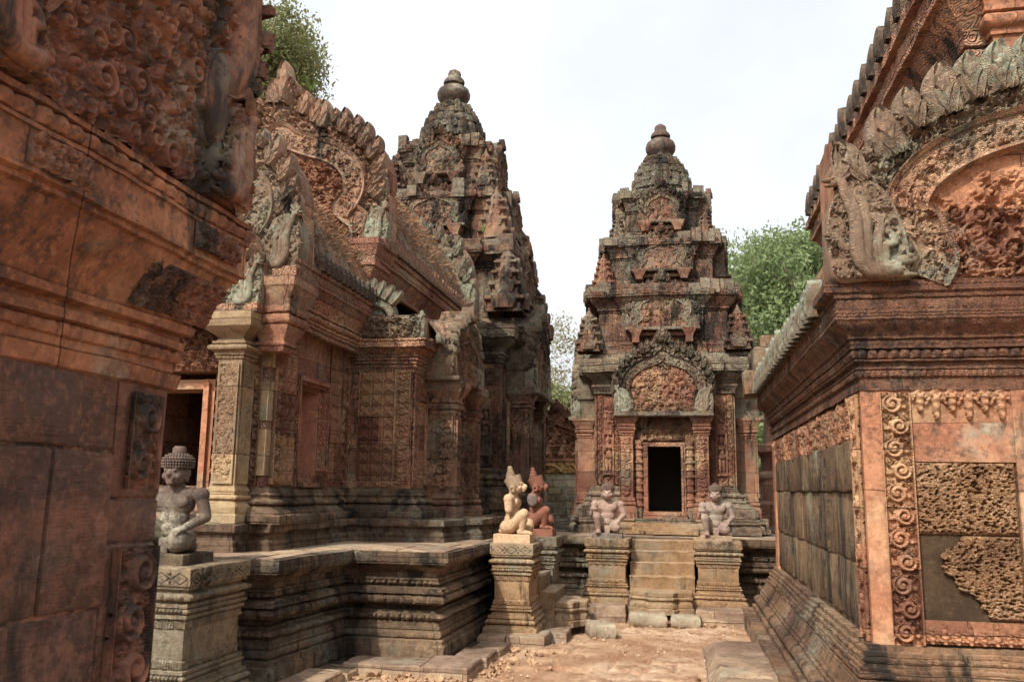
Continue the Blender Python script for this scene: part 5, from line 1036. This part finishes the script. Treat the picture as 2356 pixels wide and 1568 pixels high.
mb = MB(); r = np.random.default_rng(77); V = []; F = []
for i in range(1500):
    x, y = r.uniform(-2.3, 1.0), r.uniform(5.4, 11.3); q = abs(r.normal()) * .007 + .003; b = len(V); z0 = GL + .004
    for k in range(5): V.append((x + q * math.cos(k * 1.2566) * r.uniform(.6, 1.3), y + q * math.sin(k * 1.2566) * r.uniform(.6, 1.3), z0 - .004))
    V.append((x, y, z0 + q * .9)); F += [[b + k, b + (k + 1) % 5, b + 5] for k in range(5)]
mb.add(np.array(V), F); o = mb.build('gravel', simple('grit', [(.30, .17, .09), (.42, .26, .15), (.55, .42, .29)], 14), None, 0); tag(o, 'scattered pale grit and crumbs on the sandy ground', 'gravel'); o['kind'] = 'stuff'

# ------------------------------------------------------------------ loose stones
def loose(name, label, x, y, z, sx, sy, sz, rz, mat, seed):
    mb = MB(); sweep(mb, rect(-sx, sx, -sy, sy), [(0, -.04), (.03, -.008), (sz * .5, .0), (sz - .025, -.004), (sz - .006, -.018), (sz, -.04)], .02, bottom=True)
    o = weathered(mb, name, mat, None, .016, seed, 60); o.location = (x, y, z); o.rotation_euler = (r.normal() * .04, r.normal() * .04, rz); return tag(o, label, 'stone')
st_m = stone('lichened_loose_stone', [(.30, .21, .14), (.38, .28, .19), (.36, .29, .2)], None, .36, .3, .3, 0, fine=.8, seed=46, lich_col=(.22, .215, .155))
loose('loose_stone', 'rough lichened block at the foot of the tower stairs, left of the pair', -.43, 10.96, GL - .03, .23, .13, .155, .06, st_m, 1)
loose('loose_stone', 'rough lichened block at the foot of the tower stairs, right of the pair', .02, 10.95, GL - .03, .18, .13, .15, -.05, st_m, 2)
loose('loose_stone', 'squared fallen block lying beside the bracket step of the side stairs', -.92, 10.0, GL - .03, .15, .2, .17, .25, st_m, 3)
loose('loose_stone', 'small pebble-like stone between the two blocks at the tower stairs', -.17, 10.86, GL, .05, .04, .07, .3, M['orange_plain'], 4)

# ------------------------------------------------------------------ statues
def remeshed(mb, name, mat, parent, vox, sm=4):
    o = mb.build(name, mat, parent, 0); m = o.modifiers.new('r', 'REMESH'); m.mode = 'VOXEL'; m.voxel_size = vox; m.use_smooth_shade = True
    m = o.modifiers.new('s', 'SMOOTH'); m.factor = .5; m.iterations = sm
    dg = bpy.context.evaluated_depsgraph_get(); me = bpy.data.meshes.new_from_object(o.evaluated_get(dg)); o.modifiers.clear(); o.data = me; me.materials.clear(); me.materials.append(mat)
    me.polygons.foreach_set('use_smooth', np.ones(len(me.polygons), bool)); return o
def hand(mb, c, d, up, side, curl, s=1.):
    """palm with four bent fingers and a thumb: d points along the fingers"""
    c, d, up = (np.array(q, float) for q in (c, d, up)); d /= np.linalg.norm(d); up = up - d * (up @ d); up /= np.linalg.norm(up); sd = np.cross(d, up) * side
    for k in range(4): caps(mb, c + sd * (k - 1.5) * .014 * s - d * .012 * s, c + sd * (k - 1.5) * .015 * s + d * .02 * s, .011 * s, .010 * s, n=8)
    for k in range(4):
        L = (.036, .044, .042, .032)[k] * s; p = c + sd * (k - 1.5) * .0155 * s + d * .022 * s; a = curl
        for j in range(3):
            q = p + (d * math.cos(a) - up * math.sin(a)) * L * (.45, .32, .25)[j]; caps(mb, p, q, (.0085 - .0008 * j) * s, (.008 - .001 * j) * s, n=8); p = q; a += curl * 1.1
    p = c - sd * .024 * s - d * .01 * s; q = p + (d * .6 - sd * .7 - up * .2) * .026 * s; caps(mb, p, q, .010 * s, .009 * s, n=8); caps(mb, q, q + (d * .9 - sd * .1 - up * .4) * .022 * s, .009 * s, .007 * s, n=8)
def statue(name, label, loc, rz, mat, capm, kind, arm='full', pl=(.20, .18, .055), plmat=None, sc=1., hat='dome', group=None):
    t = thing(name, label, 'statue', loc, rz, group); h = pl[2]; Q = T(0, 0, h - .004, 0, sc); mb = MB()
    A = lambda *p: np.array(p)
    C = lambda a, b, ra, rb: caps(mb, a, b, ra, rb, Q, 14)
    B = lambda c, r_, rot=None: ball(mb, c, r_, Q, 16, 10, rot)
    B((0, .06, .075), (.125, .105, .085)); B((0, .03, .15), (.105, .085, .085)); B((0, .02, .225), (.103, .078, .085)); B((0, .025, .32), (.135, .085, .095)); C((-.10, .035, .375), (.10, .035, .375), .055, .055)
    for k in (-1, 1): B((k * .058, -.034, .335), (.064, .026, .046))
    B((0, -.052, .15), (.05, .02, .04)); C((0, .03, .40), (0, .01, .47), .05, .046)
    # legs: right one (-x) has its knee raised, the left one is folded low
    kn = A(-.135, -.125, .22); C((-.075, .03, .09), kn, .078, .058); C(kn, (-.115, -.105, .045), .052, .034); B((-.115, -.14, .022), (.036, .075, .026)); B((-.115, -.08, .03), (.034, .035, .034))
    for k in range(5): B((-.145 + .014 * k, -.205 + .004 * k, .013), (.0085, .016, .012))
    kl = A(.115, -.13, .078); C((.075, .03, .085), kl, .078, .068); C(kl, (.10, .08, .04), .054, .04); B((.06, .13, .03), (.045, .06, .03))
    mb.box(-.035, .035, -.10, -.05, .0, .10, Q)
    # arms
    sR, sL = A(-.168, .04, .375), A(.168, .04, .375)
    for s_ in (sR, sL): B(s_, (.056, .055, .055))
    if arm == 'full':
        e = A(-.205, .0, .235); C(sR, e, .047, .038); w_ = A(-.175, -.105, .285); C(e, w_, .038, .028); hand(mb, (Q @ np.append(A(-.170, -.130, .295), 1))[:3], (.1, -.5, .5), (0, -.4, -.6), 1, 1.15, 1.15 * sc)
        C((-.172, -.128, .262), (-.168, -.13, .33), .014, .014)
    elif arm == 'stump': C(sR, A(-.185, .03, .262), .05, .044)
    e = A(.215, .035, .235); C(sL, e, .046, .038); w_ = A(.15, -.085, .172); C(e, w_, .038, .027); hand(mb, (Q @ np.append(A(.132, -.118, .160), 1))[:3], (-.3, -.75, -.25), (0, -.3, 1), -1, .22, 1.25 * sc)
    # head
    z = .525; B((0, -.005, z), (.078, .085, .083)); B((0, -.02, z - .045), (.066, .062, .045))
    for k in (-1, 1):
        B((k * .078, .012, z - .004), (.014, .026, .036)); B((k * .077, .006, z - .045), (.011, .016, .024))
        B((k * .032, -.077, z + .012), (.017, .014, .011)); B((k * .034, -.077, z + .03), (.026, .012, .007)); B((k * .042, -.058, z - .025), (.028, .026, .026))
    if kind == 'monkey':
        B((0, -.085, z - .032), (.042, .048, .034)); C((0, -.075, z + .008), (0, -.118, z - .012), .019, .021); B((0, -.12, z - .018), (.021, .014, .013)); C((-.024, -.108, z - .042), (.024, -.108, z - .042), .011, .011); C((-.022, -.10, z - .062), (.022, -.10, z - .062), .011, .011)
    else:
        C((0, -.08, z + .016), (0, -.098, z - .012), .011, .016); B((-.013, -.088, z - .015), .011); B((.013, -.088, z - .015), .011)
        for k in (-1, 1): C((0, -.092, z - .030), (k * .038, -.078, z - .027), .008, .005)
        C((-.024, -.083, z - .041), (.024, -.083, z - .041), .007, .007); C((-.018, -.081, z - .050), (.018, -.081, z - .050), .008, .008); B((0, -.072, z - .070), (.026, .022, .018))
    body = remeshed(mb, 'body', mat, t, .0052 * sc)
    mb = MB()
    if hat == 'dome':
        lathe(mb, [(.080, .545), (.092, .556), (.096, .585), (.092, .61), (.075, .635), (.045, .652), (.028, .656), (.024, .668), (.016, .676), (.004, .68)], 26, Q @ T(0, .008, 0) @ SC(1, 1.04, 1))
    elif hat == 'curls':
        lathe(mb, [(.080, .55), (.090, .556), (.097, .58), (.098, .605), (.09, .625), (.06, .64), (.04, .643)], 26, Q @ T(0, .008, 0) @ SC(1, 1.04, 1))
        for rr, zz, n_ in ((.097, .563, 34), (.100, .580, 34), (.101, .598, 34), (.095, .616, 32), (.080, .632, 26), (.06, .642, 20)):
            for k in range(n_): a = k * 2 * PI / n_; ball(mb, (rr * math.cos(a), .008 + rr * 1.04 * math.sin(a), zz), .010, Q, 6, 5)
        lathe(mb, [(.042, .635), (.046, .65), (.044, .685), (.034, .70), (.01, .702)], 16, Q @ T(0, .012, 0))
    else:                                                           # tall ringed cone behind a flared diadem, ear pendants
        Qh = Q @ T(0, .012, .552) @ RX(.32)
        lathe(mb, [(.082, -.05), (.088, -.02), (.092, .0), (.093, .018), (.098, .045), (.101, .062), (.096, .066), (.07, .05)], 30, Q @ T(0, .008, .548) @ RX(-.42))
        P = []
        for k in range(7): r0 = .064 - .006 * k; P += [(r0 * .9, .04 + .019 * k), (r0, .045 + .019 * k), (r0, .053 + .019 * k), (r0 * .9, .057 + .019 * k)]
        P += [(.024, .176), (.020, .186), (.008, .192)]
        lathe(mb, P, 22, Q @ T(0, .04, .545) @ RX(-.12))
        for k in (-1, 1):
            tube(mb, [(k * .09, .012 + .026 * math.cos(a), .478 + .026 * math.sin(a)) for a in np.linspace(0, 2 * PI, 15)], .013, 8, Q); mb.box(min(k * .074, k * .092), max(k * .074, k * .092), -.012, .022, .505, .55, Q)
    mb.build('headdress' if hat != 'curls' else 'curled_hair', capm, t, 50)
    if arm == 'shoulder':
        mb = MB(); ball(mb, (-.205, .03, .345), (.024, .062, .078), Q, 14, 10); weathered(mb, 'broken_shoulder', M['stump'], t, .006, 3)
    mb = MB(); sweep(mb, rect(-pl[0], pl[0], -pl[1], pl[1]), [(-.004, 0), (h - .006, 0), (h, -.006)], .03, bottom=True); weathered(mb, 'statue_plinth', plmat or mat, t, .003, 5)
    return t
statue('guardian_statue', 'kneeling grey moustached guardian with curled hair on the pedestal beside the dark gateway wing', (-3.73, 6.02, .937), .0, M['grey_statue'], M['grey_statue'], 'man', 'full', (.23, .21, .075), M['plinth'], 1.12, 'curls', 'kneeling guardian statues')
statue('guardian_statue', 'pale tan monkey guardian in profile with a cut-off arm and tall ringed crown', (-1.80, 9.52, .947), PI / 2, M['tan_statue'], M['tan_crown'], 'monkey', 'stump', (.165, .20, .085), M['tan_statue'], 1.0, 'crown', 'kneeling guardian statues')
statue('guardian_statue', 'shade-darkened red monkey guardian in profile with a broken shoulder, behind the tan one', (-1.79, 10.98, .947), PI / 2, M['red_statue'], M['red_statue'], 'monkey', 'shoulder', (.17, .22, .085), M['red_statue'], 1.03, 'crown', 'kneeling guardian statues')
statue('guardian_statue', 'pinkish monkey guardian on the pedestal left of the tower stairs', (-.98, 11.86, .897), .02, M['pink_statue'], M['cap_stone'], 'monkey', 'full', (.20, .17, .062), M['stump'], 1.0, 'dome', 'kneeling guardian statues')
statue('guardian_statue', 'greyish monkey guardian on the pedestal right of the tower stairs', (.43, 11.88, .897), -.05, M['mauve_statue'], M['cap_stone'], 'monkey', 'full', (.20, .17, .062), M['paving'], 1.0, 'dome', 'kneeling guardian statues')

# ------------------------------------------------------------------ fallen leaves and weeds
def leaf_mesh(seed):
    r = np.random.default_rng(seed); n = 11; a = np.linspace(0, 2 * PI, n, endpoint=False); R = (.5 + .5 * np.abs(np.cos(a * 2.5 + r.uniform(0, 3)))) * r.uniform(.7, 1, n); R[0] = 1.15
    V = [(0, 0, .0)] + [(R[i] * math.cos(a[i]) * .6, R[i] * math.sin(a[i]) * .42, .22 * r.normal() * R[i] + .12 * R[i]) for i in range(n)]
    mb = MB(); mb.add(np.array(V) * .115, [[0, 1 + i, 1 + (i + 1) % n] for i in range(n)]); return mb
protos = [leaf_mesh(i) for i in range(5)]; meshes = []
r = np.random.default_rng(21); cnt = 0
def put_leaf(x, y, z, s):
    global cnt
    k = int(r.integers(5))
    if len(meshes) < 5: o = protos[len(meshes)].build('fallen_leaf', M['litter'], None, 0); meshes.append(o)
    else: o = meshes[k].copy(); COL.objects.link(o)
    o.location = (x, y, z); o.rotation_euler = (r.normal() * .25, r.normal() * .25, r.uniform(0, 6.28)); o.scale = (s,) * 3
    tag(o, 'dry curled brown leaf fallen on the sandy ground', 'leaf', 'dry leaves fallen on the ground'); cnt += 1
for i in range(75): x = r.uniform(-2.7, -1.25); put_leaf(x, 7.28 + r.normal() * .12 + max(0, x + 1.9) * 2.0, GL - .02 + r.uniform(0, .03), r.uniform(.5, 1.15))
for i in range(48): put_leaf(-1.45 + r.normal() * .22, 8.55 + r.normal() * .35, GL + .0, r.uniform(.45, 1.1))
for i in range(40): put_leaf(r.uniform(-2.2, .4), r.uniform(6.4, 10.6), GL + .005, r.uniform(.25, .6))
for i in range(16): put_leaf(r.uniform(.1, .85), 10.95 + r.normal() * .08, GL + .01, r.uniform(.4, .8))
for i in range(14): put_leaf(.15 + r.normal() * .12, r.uniform(6.6, 8.2), GL + .01, r.uniform(.4, .9))
mb = MB()
for k in range(24):
    a = r.uniform(0, 6.28); L = r.uniform(.03, .09); p = np.array([r.normal() * .02, r.normal() * .02, 0]); d = np.array([math.cos(a) * .6, math.sin(a) * .6, 1]); s_ = np.array([-math.sin(a), math.cos(a), 0]) * .012
    mb.add([p, p + d * L * .6 + s_, p + d * L, p + d * L * .6 - s_], [[0, 1, 2, 3]])
wd = mb.build('weed', M['weed'], None, 0); wd.location = (-1.18, 10.98, .04); tag(wd, 'small green weed sprouting at the foot of the left stair pedestal', 'weed')

for (x, y, z, h, n, lb) in ((-4.55, 9.7, 6.45, .38, 26, 'dry grass tuft growing on the peak of the hall gable'), (-3.75, 8.4, 3.78, .26, 22, 'short grass tuft growing on the lower porch roof'), (-3.4, 14.6, 6.0, .35, 18, 'grass tuft hanging from a ledge of the tallest tower')):
    mb = MB()
    for k in range(n):
        a = r.uniform(0, 6.28); L = h * r.uniform(.5, 1); d = np.array([math.cos(a) * .5, math.sin(a) * .5, 1.]); sd = np.array([-math.sin(a), math.cos(a), 0]) * .006
        P = [d * L * t * (1 - .25 * t * abs(math.cos(a))) - np.array([0, 0, .25 * L * t * t]) for t in (0, .4, .75, 1)]
        mb.add([P[0] - sd, P[0] + sd, P[1] + sd, P[2] + sd * .6, P[3], P[2] - sd * .6, P[1] - sd], [[0, 1, 2, 6], [6, 2, 3, 5], [5, 3, 4]])
    o = mb.build('grass_tuft', M['weed'], None, 0); o.location = (x, y, z); tag(o, lb, 'grass tuft')
# ------------------------------------------------------------------ trees
def tree(name, label, x, y, H, R, mat, seed, n_leaf, lsize, trunk_r=.25, crown0=.35, bare=0., group='trees behind the temple', squash=1.):
    t = thing(name, label, 'tree', (x, y, GL), 0, group); r = np.random.default_rng(seed); mb = MB(); tips = []
    def branch(p, d, L, rad_, lev):
        n = 6; P = [p]; dd = d.copy()
        for i in range(n): dd = dd + r.normal(size=3) * .12 + (0, 0, .05 * lev); dd /= np.linalg.norm(dd); P.append(P[-1] + dd * L / n)
        tube(mb, P, np.linspace(rad_, rad_ * .45, n + 1), 6 if lev else 9)
        if lev >= 2: tips.extend(P[2:]); 
        if lev < 3:
            for k in range((5, 4, 3)[lev]):
                i = int(r.integers(2, n + 1)); a = r.uniform(0, 6.28); q = np.array([math.cos(a), math.sin(a), r.uniform(.15, .9)]); q = q * .75 + dd * .5; q /= np.linalg.norm(q)
                branch(P[i], q, L * r.uniform(.45, .7) * (1 if lev else R / H * 1.9), rad_ * .45, lev + 1)
    branch(np.zeros(3), np.array([r.normal() * .05, r.normal() * .05, 1.]), H * (.72 if group and mat is not M['leaf_green'] else .55), trunk_r, 0)
    mb.build('trunk', M['bark'], t, 60)
    # leaves gather in clumps round the branch tips and through an uneven crown
    cl = []; tips = np.array(tips)
    for i in range(int(120)):
        u = r.normal(size=3); u /= np.linalg.norm(u); q = r.uniform(.45, 1.) ** .6; c = np.array([u[0] * R * q, u[1] * R * q, H * (crown0 + (1 - crown0) / 2) + u[2] * H * (1 - crown0) / 2 * q])
        j = np.argmin(((tips - c) ** 2).sum(1)); cl.append(c * .62 + tips[j] * .38)
    cl = np.array(cl); k = r.integers(len(cl), size=n_leaf); sg = r.uniform(.08, .20, len(cl))[k][:, None] * R
    P = cl[k] + np.clip(r.normal(size=(n_leaf, 3)), -1.7, 1.7) * sg * (1, 1, .75)
    a = r.normal(size=(n_leaf, 3)); a /= np.linalg.norm(a, axis=1)[:, None]; b = np.cross(a, r.normal(size=(n_leaf, 3))); b /= np.linalg.norm(b, axis=1)[:, None]
    s_ = (lsize * r.uniform(.6, 1.3, n_leaf))[:, None]; V = np.stack([P - a * s_, P + b * s_ * .45 - a * s_ * .1, P + a * s_, P - b * s_ * .45 + a * s_ * .1], 1).reshape(-1, 3)
    mb = MB(); mb.add(V, np.arange(len(V)).reshape(-1, 4)); mb.build('crown', mat, t, 0); return t
tree('broadleaf_tree', 'tall green tree rising directly behind the small tower, nearest the library', 3.9, 31, 10.9, 4.5, M['leaf_green'], 1, 110000, .088, .3, .06)
tree('broadleaf_tree', 'green bushy tree farther back between the small tower and the library roof', 9.0, 42, 12.2, 5.6, M['leaf_green'], 2, 80000, .115, .35, .05)
tree('broadleaf_tree', 'tall pale green tree above the gable at the upper left', -13.9, 26, 18.6, 2.7, M['leaf_pale'], 3, 30000, .085, .2, .70)
tree('broadleaf_tree', 'distant treetop peeking out between the long hall and the tallest tower', -14.7, 40, 18.6, 3.2, M['leaf_pale'], 4, 12000, .12, .3, .3)
tree('bare_tree', 'thin dry tree with sparse brownish leaves seen between the two towers', -5.2, 38, 9.2, 2.4, M['leaf_brown'], 5, 6000, .075, .14, .3)
tree('broadleaf_tree', 'low light green tree behind the distant gateway between the towers', -4.6, 33, 5.9, 2.0, M['leaf_pale'], 6, 14000, .09, .15, .1)
tree('broadleaf_tree', 'dark green tree hugging the left side of the small tower', -3.0, 44, 11.2, 1.6, M['leaf_green'], 7, 9000, .12, .2, .45)
tree('broadleaf_tree', 'green tree low down behind the broken pier by the library', 3.6, 26, 4.6, 2.0, M['leaf_green'], 8, 14000, .085, .14, .05)
